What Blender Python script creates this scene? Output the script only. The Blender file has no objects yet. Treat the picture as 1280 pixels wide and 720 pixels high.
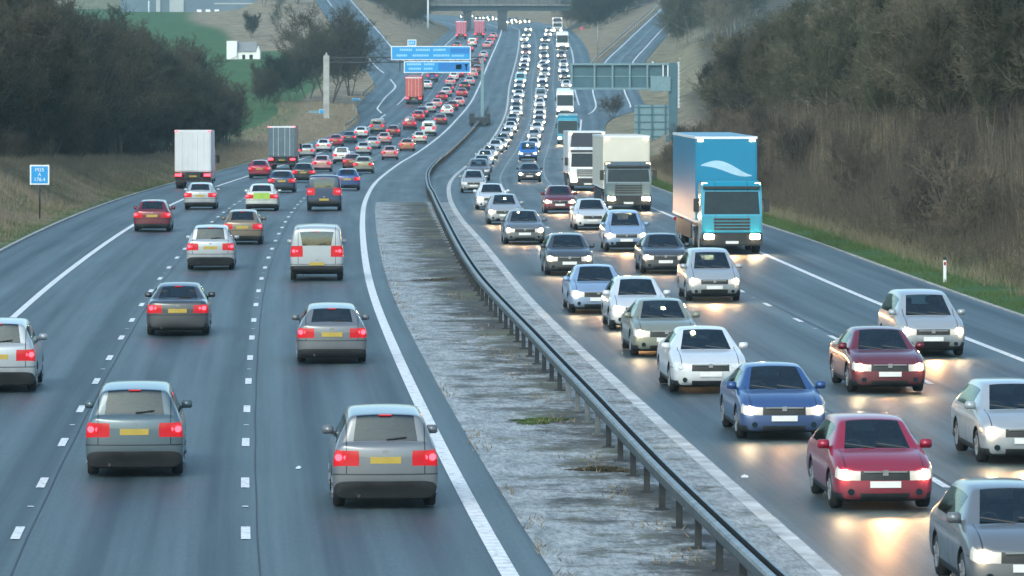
import bpy, bmesh, math, random
import numpy as np
from mathutils import Vector, Matrix, noise as mnoise

random.seed(7)
RNG = np.random.default_rng(11)
SC = bpy.context.scene
C = SC.collection
R = math.radians

# ------------------------------------------------------------------ camera, sky, sun, exposure
F = 5650.0            # focal length in photo pixels (photo 1280 wide)
YH = 40.0             # horizon row in the photo
CAMZ = 8.0
cam_d = bpy.data.cameras.new('camera')
cam = bpy.data.objects.new('camera', cam_d); C.objects.link(cam)
cam.location = (0, 0, CAMZ)
cam.rotation_euler = (R(90), 0, 0)
cam_d.sensor_width = 36.0
cam_d.lens = 36.0 * F / 1280.0
cam_d.shift_y = -(360.0 - YH) / 1280.0
cam_d.clip_start = 1.0
cam_d.clip_end = 8000.0
cam_d.dof.use_dof = True
cam_d.dof.focus_distance = 115.0
cam_d.dof.aperture_fstop = 7.0
SC.camera = cam

SUN_EL, SUN_AZ = R(38), R(200)      # azimuth clockwise from +Y
world = bpy.data.worlds.new('World'); SC.world = world
world.use_nodes = True
wn = world.node_tree
bg = wn.nodes['Background']
sky = wn.nodes.new('ShaderNodeTexSky')
sky.sky_type = 'NISHITA'; sky.sun_disc = False
sky.sun_elevation = SUN_EL; sky.sun_rotation = SUN_AZ
sky.dust_density = 2.0; sky.air_density = 1.0; sky.ozone_density = 0.3
tint = wn.nodes.new('ShaderNodeMix'); tint.data_type = 'RGBA'; tint.blend_type = 'MULTIPLY'; tint.inputs[0].default_value = 1.0
tint.inputs[7].default_value = (0.85, 1.0, 1.0, 1)          # thin cloud: a cooler, greener sky than clear air
wn.links.new(sky.outputs['Color'], tint.inputs[6]); wn.links.new(tint.outputs[2], bg.inputs['Color'])
bg.inputs['Strength'].default_value = 0.12
sun_d = bpy.data.lights.new('sun', 'SUN'); sun = bpy.data.objects.new('sun', sun_d); C.objects.link(sun)
sun_d.energy = 0.6; sun_d.angle = R(25); sun_d.color = (1.0, 0.98, 0.91)
sdir = Vector((math.sin(SUN_AZ)*math.cos(SUN_EL), math.cos(SUN_AZ)*math.cos(SUN_EL), math.sin(SUN_EL)))
sun.rotation_euler = sdir.to_track_quat('Z', 'Y').to_euler()
SC.view_settings.view_transform = 'Standard'
SC.view_settings.look = 'None'
SC.view_settings.exposure = 1.2
SC.view_settings.gamma = 1.0
SC.view_settings.use_curve_mapping = False
SC.render.engine = 'CYCLES'
SC.cycles.use_denoising = True
SC.cycles.max_bounces = 6
SC.cycles.diffuse_bounces = 3
SC.cycles.glossy_bounces = 3
SC.cycles.volume_bounces = 1
SC.cycles.transparent_max_bounces = 8
SC.cycles.sample_clamp_indirect = 6.0
SC.cycles.use_light_tree = True

# ------------------------------------------------------------------ materials
def new_mat(name):
    m = bpy.data.materials.new(name); m.use_nodes = True
    nt = m.node_tree
    return m, nt, nt.nodes['Principled BSDF']

def nd(nt, typ, **kw):
    n = nt.nodes.new(typ)
    for k, v in kw.items(): setattr(n, k, v)
    return n

def lk(nt, a, b): nt.links.new(a, b)

def ramp(nt, fac, stops):
    r = nd(nt, 'ShaderNodeValToRGB')
    e = r.color_ramp.elements
    e.remove(e[1])
    for k, (p, c) in enumerate(stops):
        el = e[0] if k == 0 else e.new(p)
        if k == 0: el.position = p
        el.color = (c[0], c[1], c[2], 1) if isinstance(c, tuple) else (c, c, c, 1)
    lk(nt, fac, r.inputs['Fac'])
    return r.outputs['Color']

def noise_n(nt, vec, scale, detail=4, rough=0.55):
    n = nd(nt, 'ShaderNodeTexNoise')
    n.inputs['Scale'].default_value = scale
    n.inputs['Detail'].default_value = detail
    n.inputs['Roughness'].default_value = rough
    if vec is not None: lk(nt, vec, n.inputs['Vector'])
    return n.outputs['Fac']

def mapping(nt, vec, scale):
    mp = nd(nt, 'ShaderNodeMapping'); mp.inputs['Scale'].default_value = scale
    lk(nt, vec, mp.inputs['Vector']); return mp.outputs['Vector']

def mixc(nt, fac, a, b, blend='MIX'):
    m = nd(nt, 'ShaderNodeMix', data_type='RGBA', blend_type=blend)
    for sock, v in ((m.inputs[0], fac), (m.inputs[6], a), (m.inputs[7], b)):
        if hasattr(v, 'is_linked'): lk(nt, v, sock)
        elif isinstance(v, tuple): sock.default_value = (v[0], v[1], v[2], 1)
        else: sock.default_value = v
    return m.outputs[2]

def plain(name, col, rough=0.6, metal=0.0, spec=0.5, vary=0.12, scale=3.0, coat=0.0, bump=0.0):
    m, nt, b = new_mat(name)
    tc = nd(nt, 'ShaderNodeTexCoord').outputs['Object']
    n = noise_n(nt, tc, scale, 5)
    lo = tuple(max(0, c*(1-vary)) for c in col); hi = tuple(min(1, c*(1+vary)) for c in col)
    lk(nt, ramp(nt, n, [(0.3, lo), (0.7, hi)]), b.inputs['Base Color'])
    b.inputs['Roughness'].default_value = rough; b.inputs['Metallic'].default_value = metal
    b.inputs['Specular IOR Level'].default_value = spec; b.inputs['Coat Weight'].default_value = coat
    if bump:
        bp = nd(nt, 'ShaderNodeBump'); bp.inputs['Strength'].default_value = bump
        lk(nt, noise_n(nt, tc, scale*8, 3), bp.inputs['Height']); lk(nt, bp.outputs['Normal'], b.inputs['Normal'])
    return m

def emit(name, col, strength, base=(0.5, 0.5, 0.5)):
    m, nt, b = new_mat(name)
    b.inputs['Base Color'].default_value = (*base, 1)
    b.inputs['Emission Color'].default_value = (*col, 1)
    b.inputs['Emission Strength'].default_value = strength
    b.inputs['Roughness'].default_value = 0.15
    return m

M = {}
def asphalt(name, dark, light, tracks):
    m, nt, b = new_mat(name)
    uv = nd(nt, 'ShaderNodeUVMap').outputs['UV']
    fine = noise_n(nt, mapping(nt, uv, (15, 2.4, 1)), 1, 5, 0.8)
    patch = noise_n(nt, mapping(nt, uv, (0.6, 0.035, 1)), 1, 5, 0.6)
    streak = noise_n(nt, mapping(nt, uv, (2.2, 0.012, 1)), 1, 4, 0.6)
    sep = nd(nt, 'ShaderNodeSeparateXYZ'); lk(nt, uv, sep.inputs[0])
    w = nd(nt, 'ShaderNodeMath', operation='MULTIPLY_ADD'); lk(nt, sep.outputs[0], w.inputs[0])
    w.inputs[1].default_value = 2*math.pi/1.83; w.inputs[2].default_value = tracks
    s = nd(nt, 'ShaderNodeMath', operation='SINE'); lk(nt, w.outputs[0], s.inputs[0])
    s2 = nd(nt, 'ShaderNodeMath', operation='MULTIPLY_ADD'); lk(nt, s.outputs[0], s2.inputs[0]); s2.inputs[1].default_value = 0.13; 
    lk(nt, streak, s2.inputs[2])
    s3 = nd(nt, 'ShaderNodeMath', operation='MULTIPLY_ADD'); lk(nt, patch, s3.inputs[0]); s3.inputs[1].default_value = 0.5
    lk(nt, s2.outputs[0], s3.inputs[2])
    col = ramp(nt, s3.outputs[0], [(0.55, dark), (0.72, tuple((p+q)/2.2 for p, q in zip(dark, light))), (1.0, light)])
    col = mixc(nt, 0.45, col, ramp(nt, fine, [(0.34, 0.3), (0.66, 1.0)]), 'MULTIPLY')
    lk(nt, col, b.inputs['Base Color'])
    lk(nt, ramp(nt, patch, [(0.3, 0.44), (0.7, 0.62)]), b.inputs['Roughness'])
    b.inputs['Specular IOR Level'].default_value = 0.5
    bp = nd(nt, 'ShaderNodeBump'); bp.inputs['Strength'].default_value = 0.25; bp.inputs['Distance'].default_value = 0.01
    lk(nt, fine, bp.inputs['Height']); lk(nt, bp.outputs['Normal'], b.inputs['Normal'])
    return m
M['asphalt'] = asphalt('asphalt', (0.018, 0.039, 0.049), (0.088, 0.132, 0.152), 0.6)
M['asphalt_shoulder'] = asphalt('asphalt_shoulder', (0.034, 0.056, 0.065), (0.082, 0.116, 0.130), 0.0)

def median_mat():
    m, nt, b = new_mat('median_paving')
    uv = nd(nt, 'ShaderNodeUVMap').outputs['UV']
    sep = nd(nt, 'ShaderNodeSeparateXYZ'); lk(nt, uv, sep.inputs[0])
    u, v = sep.outputs[0], sep.outputs[1]
    fine = noise_n(nt, mapping(nt, uv, (11, 1.7, 1)), 1, 6, 0.85)
    mid = noise_n(nt, mapping(nt, uv, (1.9, 0.6, 1)), 1, 7, 0.75)
    big = noise_n(nt, mapping(nt, uv, (0.5, 0.22, 1)), 1, 5, 0.6)
    base = ramp(nt, mid, [(0.32, (0.19, 0.225, 0.235)), (0.5, (0.34, 0.375, 0.385)), (0.66, (0.50, 0.535, 0.54))])
    base = mixc(nt, 0.6, base, ramp(nt, fine, [(0.38, 0.12), (0.56, 1.0)]), 'MULTIPLY')
    # dirt and moss gather towards the barrier (u ~ 3.4 m from the line)
    near = nd(nt, 'ShaderNodeMapRange'); lk(nt, u, near.inputs[0])
    near.inputs[1].default_value = 0.7; near.inputs[2].default_value = 3.3; near.inputs[3].default_value = 0.0; near.inputs[4].default_value = 0.72
    far = nd(nt, 'ShaderNodeMapRange'); lk(nt, v, far.inputs[0])
    far.inputs[1].default_value = 115; far.inputs[2].default_value = 170; far.inputs[3].default_value = 0.0; far.inputs[4].default_value = 0.22
    cut = nd(nt, 'ShaderNodeMapRange'); lk(nt, u, cut.inputs[0])     # clean strip right of the barrier
    cut.inputs[1].default_value = 3.5; cut.inputs[2].default_value = 3.75; cut.inputs[3].default_value = 1.0; cut.inputs[4].default_value = 0.18
    a = nd(nt, 'ShaderNodeMath', operation='MULTIPLY'); lk(nt, near.outputs[0], a.inputs[0]); lk(nt, cut.outputs[0], a.inputs[1])
    far_m = nd(nt, 'ShaderNodeMath', operation='MULTIPLY'); lk(nt, a.outputs[0], far_m.inputs[0]); lk(nt, far.outputs[0], far_m.inputs[1])
    t1 = nd(nt, 'ShaderNodeMath', operation='ADD'); lk(nt, far_m.outputs[0], t1.inputs[0])
    mm = noise_n(nt, mapping(nt, uv, (0.5, 0.42, 1)), 1, 8, 0.8)
    p1 = nd(nt, 'ShaderNodeMath', operation='MULTIPLY_ADD'); lk(nt, mm, p1.inputs[0]); p1.inputs[1].default_value = 2.6; p1.inputs[2].default_value = -1.22
    pn = nd(nt, 'ShaderNodeMath', operation='MULTIPLY_ADD'); lk(nt, a.outputs[0], pn.inputs[0]); pn.inputs[1].default_value = 0.62; lk(nt, p1.outputs[0], pn.inputs[2])
    lk(nt, pn.outputs[0], t1.inputs[1])
    fac = ramp(nt, t1.outputs[0], [(0.24, 0.0), (0.38, 0.6), (0.55, 0.95)])
    moss = ramp(nt, big, [(0.42, (0.024, 0.022, 0.016)), (0.52, (0.060, 0.058, 0.040)), (0.62, (0.075, 0.088, 0.035))])
    col = mixc(nt, fac, base, moss)
    lk(nt, col, b.inputs['Base Color'])
    b.inputs['Roughness'].default_value = 0.8
    bp = nd(nt, 'ShaderNodeBump'); bp.inputs['Strength'].default_value = 0.35; bp.inputs['Distance'].default_value = 0.02
    lk(nt, mid, bp.inputs['Height']); lk(nt, bp.outputs['Normal'], b.inputs['Normal'])
    return m
M['median'] = median_mat()

def paint_marking():
    m, nt, b = new_mat('road_paint')
    uv = nd(nt, 'ShaderNodeUVMap').outputs['UV']
    n = noise_n(nt, mapping(nt, uv, (6, 3, 1)), 1, 5, 0.7)
    lk(nt, ramp(nt, n, [(0.28, (0.34, 0.36, 0.37)), (0.5, (0.74, 0.76, 0.76))]), b.inputs['Base Color'])
    b.inputs['Roughness'].default_value = 0.6
    sep = nd(nt, 'ShaderNodeSeparateXYZ'); lk(nt, uv, sep.inputs[0])
    w = nd(nt, 'ShaderNodeMath', operation='MULTIPLY'); lk(nt, sep.outputs[1], w.inputs[0]); w.inputs[1].default_value = 2*math.pi/0.5
    s = nd(nt, 'ShaderNodeMath', operation='SINE'); lk(nt, w.outputs[0], s.inputs[0])
    bp = nd(nt, 'ShaderNodeBump'); bp.inputs['Strength'].default_value = 0.5; bp.inputs['Distance'].default_value = 0.02
    lk(nt, s.outputs[0], bp.inputs['Height']); lk(nt, bp.outputs['Normal'], b.inputs['Normal'])
    return m
M['marking'] = paint_marking()

def terrain_mat():
    m, nt, b = new_mat('grass_ground')
    geo = nd(nt, 'ShaderNodeNewGeometry').outputs['Position']
    at = nd(nt, 'ShaderNodeVertexColor', layer_name='cover').outputs['Color']
    n1 = noise_n(nt, geo, 0.35, 6, 0.65); n2 = noise_n(nt, geo, 5.0, 5, 0.7)
    dry = ramp(nt, n1, [(0.3, (0.13, 0.11, 0.072)), (0.5, (0.29, 0.24, 0.165)), (0.68, (0.42, 0.345, 0.25))])
    green = ramp(nt, n1, [(0.3, (0.05, 0.105, 0.04)), (0.7, (0.085, 0.165, 0.065))])
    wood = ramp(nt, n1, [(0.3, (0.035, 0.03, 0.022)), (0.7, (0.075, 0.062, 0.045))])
    sep = nd(nt, 'ShaderNodeSeparateColor'); lk(nt, at, sep.inputs[0])
    g = nd(nt, 'ShaderNodeMath', operation='MULTIPLY_ADD'); lk(nt, n2, g.inputs[0]); g.inputs[1].default_value = 0.8
    gg = nd(nt, 'ShaderNodeMath', operation='SUBTRACT'); lk(nt, sep.outputs[0], gg.inputs[0]); gg.inputs[1].default_value = 0.4
    lk(nt, gg.outputs[0], g.inputs[2])
    col = mixc(nt, ramp(nt, g.outputs[0], [(0.3, 0.0), (0.6, 1.0)]), dry, green)
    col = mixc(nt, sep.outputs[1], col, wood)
    col = mixc(nt, 0.5, col, ramp(nt, n2, [(0.3, 0.45), (0.65, 1.0)]), 'MULTIPLY')
    lk(nt, col, b.inputs['Base Color']); b.inputs['Roughness'].default_value = 0.95; b.inputs['Specular IOR Level'].default_value = 0.1
    return m
M['ground'] = terrain_mat()

def foliage_mat(name, cols, rough=0.9):
    m, nt, b = new_mat(name)
    geo = nd(nt, 'ShaderNodeNewGeometry')
    oi = nd(nt, 'ShaderNodeObjectInfo').outputs['Random']
    n = noise_n(nt, geo.outputs['Position'], 1.6, 6, 0.8)
    a = nd(nt, 'ShaderNodeMath', operation='MULTIPLY_ADD'); lk(nt, oi, a.inputs[0]); a.inputs[1].default_value = 0.4
    lk(nt, n, a.inputs[2])
    k = len(cols)
    lk(nt, ramp(nt, a.outputs[0], [(0.3+0.65*i/(k-1), c) for i, c in enumerate(cols)]), b.inputs['Base Color'])
    b.inputs['Roughness'].default_value = rough; b.inputs['Specular IOR Level'].default_value = 0.15
    return m
M['twig_dark'] = foliage_mat('twig_dark', [(0.018, 0.022, 0.020), (0.034, 0.036, 0.030), (0.058, 0.056, 0.038), (0.10, 0.086, 0.066)])
M['twig_brown'] = foliage_mat('twig_brown', [(0.030, 0.036, 0.026), (0.062, 0.066, 0.045), (0.11, 0.104, 0.072), (0.22, 0.19, 0.145)])
M['bark'] = foliage_mat('bark', [(0.06, 0.055, 0.045), (0.13, 0.12, 0.10)])
M['bark_pale'] = foliage_mat('bark_pale', [(0.14, 0.13, 0.11), (0.26, 0.24, 0.20)])
M['scrub'] = foliage_mat('scrub', [(0.030, 0.028, 0.025), (0.050, 0.046, 0.040), (0.085, 0.074, 0.060), (0.15, 0.125, 0.095)])
M['dry_grass'] = foliage_mat('dry_grass', [(0.14, 0.12, 0.08), (0.21, 0.18, 0.125), (0.27, 0.225, 0.16)])
M['green_grass'] = foliage_mat('green_grass', [(0.045, 0.08, 0.025), (0.075, 0.12, 0.04), (0.10, 0.14, 0.055)])
M['conifer'] = foliage_mat('conifer', [(0.02, 0.035, 0.02), (0.045, 0.06, 0.035)])

def galv(name, lo, hi, rough, metal):
    m, nt, b = new_mat(name)
    tc = nd(nt, 'ShaderNodeNewGeometry').outputs['Position']
    n = noise_n(nt, tc, 3.0, 6, 0.65)
    n2 = noise_n(nt, mapping(nt, tc, (20, 20, 2)), 1, 4, 0.6)
    col = ramp(nt, n, [(0.35, lo), (0.65, hi)])
    col = mixc(nt, 0.5, col, ramp(nt, n2, [(0.35, 0.5), (0.6, 1.0)]), 'MULTIPLY')
    lk(nt, col, b.inputs['Base Color'])
    b.inputs['Roughness'].default_value = rough; b.inputs['Metallic'].default_value = metal
    return m
M['galv'] = galv('galvanised_steel', (0.15, 0.18, 0.19), (0.33, 0.38, 0.40), 0.45, 0.4)
M['galv_mid'] = galv('shaded_face_steel', (0.040, 0.055, 0.060), (0.10, 0.125, 0.135), 0.5, 0.3)  # barrier beam's front face: galvanised steel with shade put into its colour
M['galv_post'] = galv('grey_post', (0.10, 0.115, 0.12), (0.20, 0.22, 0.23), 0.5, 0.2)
M['galv_dark'] = galv('weathered_and_shadow_steel', (0.012, 0.016, 0.019), (0.035, 0.042, 0.047), 0.6, 0.1)  # dark posts and frames; also the shadow painted into the beam's gap
M['concrete'] = plain('concrete', (0.34, 0.34, 0.33), 0.85, vary=0.25, scale=0.8, bump=0.2)
M['concrete_dark'] = plain('stained_concrete', (0.17, 0.18, 0.185), 0.85, vary=0.3, scale=0.5)
M['pier'] = plain('dark_pier_concrete', (0.06, 0.075, 0.085), 0.85, vary=0.3, scale=0.5)
M['deck_blue'] = plain('painted_girder', (0.02, 0.045, 0.065), 0.5, vary=0.2, scale=0.3)
M['sign_blue'] = plain('sign_blue', (0.015, 0.28, 0.62), 0.35, vary=0.05)
M['sign_deep'] = plain('sign_panel_blue', (0.006, 0.16, 0.48), 0.35, vary=0.05)
M['sign_white'] = plain('sign_white', (0.72, 0.76, 0.78), 0.4, vary=0.04)
M['sign_faded'] = plain('sign_legend', (0.28, 0.58, 0.82), 0.4, vary=0.08)
M['sign_back'] = plain('sign_back_grey', (0.05, 0.12, 0.155), 0.5, vary=0.12, scale=1.0)
M['sign_rail'] = plain('sign_rail_grey', (0.15, 0.25, 0.29), 0.5, vary=0.1)
M['render_white'] = plain('white_render', (0.75, 0.76, 0.76), 0.8, vary=0.05)
M['slate'] = plain('grey_slate', (0.22, 0.23, 0.24), 0.8, vary=0.2)
M['clad_blue'] = plain('blue_cladding', (0.10, 0.15, 0.20), 0.6, vary=0.15, scale=0.15)
M['clad_pale'] = plain('pale_cladding', (0.34, 0.38, 0.40), 0.6, vary=0.1)
M['timber'] = plain('timber_rail', (0.30, 0.25, 0.18), 0.8, vary=0.25)

def car_paint():
    m, nt, b = new_mat('car_paint')
    oi = nd(nt, 'ShaderNodeObjectInfo').outputs['Color']
    tc = nd(nt, 'ShaderNodeTexCoord').outputs['Object']
    sep = nd(nt, 'ShaderNodeSeparateXYZ'); lk(nt, tc, sep.inputs[0])
    # road grime: thrown up on sills and bumpers
    mr = nd(nt, 'ShaderNodeMapRange'); lk(nt, sep.outputs[2], mr.inputs[0])
    mr.inputs[1].default_value = 0.25; mr.inputs[2].default_value = 0.95; mr.inputs[3].default_value = 0.75; mr.inputs[4].default_value = 0.12
    g = nd(nt, 'ShaderNodeMath', operation='MULTIPLY'); lk(nt, mr.outputs[0], g.inputs[0]); lk(nt, noise_n(nt, tc, 4.0, 5, 0.6), g.inputs[1])
    col = mixc(nt, g.outputs[0], oi, (0.085, 0.08, 0.075))
    # shut lines: doors, bumper joints, bonnet and tailgate edges
    ab = nd(nt, 'ShaderNodeVectorMath', operation='ABSOLUTE'); lk(nt, tc, ab.inputs[0])
    sa = nd(nt, 'ShaderNodeSeparateXYZ'); lk(nt, ab.outputs[0], sa.inputs[0])
    def M2(op, a, v): 
        q = nd(nt, 'ShaderNodeMath', operation=op)
        for k, s in enumerate((a, v)):
            if hasattr(s, 'is_linked'): lk(nt, s, q.inputs[k])
            else: q.inputs[k].default_value = s
        return q.outputs[0]
    def at(s, v, w): return M2('LESS_THAN', M2('ABSOLUTE', M2('SUBTRACT', s, v), 0), w)
    def mul(*a):
        r = a[0]
        for q in a[1:]: r = M2('MULTIPLY', r, q)
        return r
    end = M2('GREATER_THAN', sa.outputs[1], 1.62)
    side = mul(M2('GREATER_THAN', sa.outputs[0], 0.7), M2('GREATER_THAN', sep.outputs[2], 0.34), M2('LESS_THAN', sep.outputs[2], 0.98))
    lines = mul(at(sep.outputs[2], 0.60, 0.011), end)
    for v in (-0.95, 0.02, 0.98): lines = M2('MAXIMUM', lines, mul(at(sep.outputs[1], v, 0.009), side))
    lines = M2('MAXIMUM', lines, mul(at(sa.outputs[0], 0.66, 0.010), M2('GREATER_THAN', sa.outputs[1], 1.05), M2('GREATER_THAN', sep.outputs[2], 0.61)))
    col = mixc(nt, M2('MULTIPLY', lines, 0.85), col, (0.008, 0.008, 0.009))
    inside = nd(nt, 'ShaderNodeNewGeometry').outputs['Backfacing']
    col = mixc(nt, inside, col, (0.06, 0.06, 0.062))
    lk(nt, col, b.inputs['Base Color'])
    b.inputs['Metallic'].default_value = 0.25
    lk(nt, ramp(nt, g.outputs[0], [(0.0, 0.28), (0.5, 0.55)]), b.inputs['Roughness'])
    b.inputs['Coat Weight'].default_value = 0.7; b.inputs['Coat Roughness'].default_value = 0.08
    return m
M['paint'] = car_paint()
M['glass'] = plain('dark_glass', (0.008, 0.022, 0.027), 0.12, spec=0.3, vary=0.2)
def see_through():
    m, nt, b = new_mat('car_glass')
    out = [n for n in nt.nodes if n.type == 'OUTPUT_MATERIAL'][0]; nt.nodes.remove(b)
    t = nd(nt, 'ShaderNodeBsdfTransparent'); t.inputs['Color'].default_value = (0.46, 0.56, 0.56, 1)
    g = nd(nt, 'ShaderNodeBsdfGlossy'); g.inputs['Roughness'].default_value = 0.04; g.inputs['Color'].default_value = (0.9, 1, 1, 1)
    f = nd(nt, 'ShaderNodeFresnel'); f.inputs['IOR'].default_value = 1.55
    a = nd(nt, 'ShaderNodeMath', operation='MULTIPLY_ADD'); lk(nt, f.outputs[0], a.inputs[0]); a.inputs[1].default_value = 0.8; a.inputs[2].default_value = 0.06
    mx = nd(nt, 'ShaderNodeMixShader'); lk(nt, a.outputs[0], mx.inputs[0]); lk(nt, t.outputs[0], mx.inputs[1]); lk(nt, g.outputs[0], mx.inputs[2])
    lk(nt, mx.outputs[0], out.inputs['Surface'])
    return m
M['glass_clear'] = see_through()
M['seat'] = plain('seat_fabric', (0.045, 0.047, 0.05), 0.9, vary=0.3)
M['rubber'] = plain('black_rubber', (0.018, 0.018, 0.019), 0.75, vary=0.3)
M['trim'] = plain('black_trim', (0.022, 0.023, 0.025), 0.5, vary=0.3)
M['rim'] = plain('alloy', (0.30, 0.31, 0.32), 0.35, metal=0.6, vary=0.2)
M['plate_yellow'] = plain('rear_plate', (0.42, 0.30, 0.05), 0.4, vary=0.1)
M['plate_white'] = plain('front_plate', (0.7, 0.7, 0.68), 0.4, vary=0.1)
M['tail_on'] = emit('tail_lamp_lit', (1.0, 0.028, 0.045), 4.2, (0.5, 0.02, 0.02))
M['tail_off'] = plain('tail_lamp', (0.35, 0.01, 0.015), 0.15, vary=0.1)
M['head_on'] = emit('head_lamp_lit', (1.0, 0.72, 0.40), 130.0, (0.8, 0.8, 0.75))
M['head_off'] = plain('head_lamp', (0.62, 0.66, 0.68), 0.1, spec=0.8, vary=0.25, scale=12)
M['head_lens'] = emit('head_lens', (1.0, 0.84, 0.6), 0.10, (0.34, 0.36, 0.37))
M['tail_lens'] = emit('tail_lens', (1.0, 0.02, 0.03), 0.13, (0.30, 0.010, 0.016))
M['amber'] = emit('marker_lamp', (1.0, 0.55, 0.25), 6.0)
M['box_rose2'] = plain('faded_red_board', (0.42, 0.08, 0.12), 0.5)
M['lime'] = plain('lime_panel', (0.30, 0.48, 0.06), 0.4, vary=0.1)
M['tarp'] = plain('curtain', (0.6, 0.6, 0.58), 0.6, vary=0.08)

# ------------------------------------------------------------------ object helpers
def tag(o, label=None, cat=None, group=None, kind=None):
    if label: o['label'] = label
    if cat: o['category'] = cat
    if group: o['group'] = group
    if kind: o['kind'] = kind
    return o

def empty(name, loc=(0, 0, 0), rz=0.0):
    o = bpy.data.objects.new(name, None); C.objects.link(o)
    o.location = loc; o.rotation_euler = (0, 0, rz); o.empty_display_size = 0.3
    return o

def link_mesh(name, me, parent=None):
    o = bpy.data.objects.new(name, me); C.objects.link(o)
    if parent is not None: o.parent = parent
    return o

def np_mesh(name, verts, faces, mats, midx=None, uv=None, smooth=False):
    """verts (n,3), faces (m,k) all the same size k; uv per vertex"""
    verts = np.asarray(verts, dtype=np.float32); faces = np.asarray(faces, dtype=np.int32)
    me = bpy.data.meshes.new(name)
    m, k = faces.shape
    me.vertices.add(len(verts)); me.vertices.foreach_set('co', verts.ravel())
    me.loops.add(m*k); me.loops.foreach_set('vertex_index', faces.ravel())
    me.polygons.add(m); me.polygons.foreach_set('loop_start', np.arange(0, m*k, k, dtype=np.int32))
    me.polygons.foreach_set('loop_total', np.full(m, k, dtype=np.int32))
    for mt in mats: me.materials.append(mt)
    if midx is not None: me.polygons.foreach_set('material_index', np.asarray(midx, dtype=np.int32))
    me.polygons.foreach_set('use_smooth', np.full(m, smooth, dtype=bool))
    if uv is not None:
        l = me.uv_layers.new(name='UVMap')
        l.data.foreach_set('uv', np.asarray(uv, dtype=np.float32)[faces.ravel()].ravel())
    me.update(calc_edges=True)
    return me

class MB:
    """collects boxes, prisms, tubes; builds ONE mesh"""
    def __init__(s): s.v = []; s.f = []; s.m = []
    def add(s, vs, fs, mi=0):
        b = len(s.v); s.v += [tuple(v) for v in vs]; s.f += [tuple(i+b for i in f) for f in fs]; s.m += [mi]*len(fs)
    def box(s, x0, x1, y0, y1, z0, z1, mi=0):
        v = [(x, y, z) for z in (z0, z1) for y in (y0, y1) for x in (x0, x1)]
        s.add(v, [(0, 2, 3, 1), (4, 5, 7, 6), (0, 1, 5, 4), (2, 6, 7, 3), (0, 4, 6, 2), (1, 3, 7, 5)], mi); return s
    def tube(s, p, q, r0, r1=None, n=8, mi=0, cap=True):
        r1 = r0 if r1 is None else r1
        p, q = Vector(p), Vector(q); d = (q-p).normalized()
        a = d.orthogonal().normalized(); b = d.cross(a)
        vs = []
        for c, r in ((p, r0), (q, r1)):
            for i in range(n):
                t = 2*math.pi*i/n; vs.append(c + a*math.cos(t)*r + b*math.sin(t)*r)
        fs = [(i, (i+1) % n, n+(i+1) % n, n+i) for i in range(n)]
        if cap: fs += [tuple(range(n-1, -1, -1)), tuple(range(n, 2*n))]
        s.add(vs, fs, mi); return s
    def mesh(s, name, mats, smooth=False, bevel=0.0):
        me = bpy.data.meshes.new(name)
        me.from_pydata(s.v, [], s.f)
        for mt in (mats if isinstance(mats, (list, tuple)) else [mats]): me.materials.append(mt)
        me.polygons.foreach_set('material_index', s.m)
        if bevel:
            bm = bmesh.new(); bm.from_mesh(me)
            bmesh.ops.remove_doubles(bm, verts=bm.verts, dist=1e-5)
            bmesh.ops.bevel(bm, geom=[e for e in bm.edges if e.is_manifold and e.calc_face_angle(0) > 0.5], offset=bevel, segments=2, affect='EDGES', clamp_overlap=True)
            bm.to_mesh(me); bm.free()
        me.polygons.foreach_set('use_smooth', [smooth]*len(me.polygons))
        me.update(); return me
    def build(s, name, mats, parent=None, smooth=False, bevel=0.0):
        return link_mesh(name, s.mesh(name, mats, smooth, bevel), parent)

def dup_tree(o, parent=None):
    c = o.copy(); C.objects.link(c)
    if parent is not None: c.parent = parent
    for ch in list(o.children): dup_tree(ch, c)
    return c

def walk(o):
    yield o
    for ch in o.children: yield from walk(ch)

# ------------------------------------------------------------------ road alignment (world profile of the motorway)
def pchip(xk, yk, x):
    xk = np.asarray(xk, float); yk = np.asarray(yk, float); x = np.asarray(x, float)
    h = np.diff(xk); d = np.diff(yk)/h
    m = np.zeros_like(xk); m[0] = d[0]; m[-1] = d[-1]
    for i in range(1, len(xk)-1):
        if d[i-1]*d[i] > 0:
            w1 = 2*h[i]+h[i-1]; w2 = h[i]+2*h[i-1]
            m[i] = (w1+w2)/(w1/d[i-1]+w2/d[i])
    i = np.clip(np.searchsorted(xk, x)-1, 0, len(xk)-2)
    t = (x-xk[i])/h[i]
    r = (1+2*t)*(1-t)**2*yk[i] + t*(1-t)**2*h[i]*m[i] + t*t*(3-2*t)*yk[i+1] + t*t*(t-1)*h[i]*m[i+1]
    lo = x < xk[0]; hi = x > xk[-1]
    r = np.where(lo, yk[0]+d[0]*(x-xk[0]), r); r = np.where(hi, yk[-1]+d[-1]*(x-xk[-1]), r)
    return r

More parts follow.
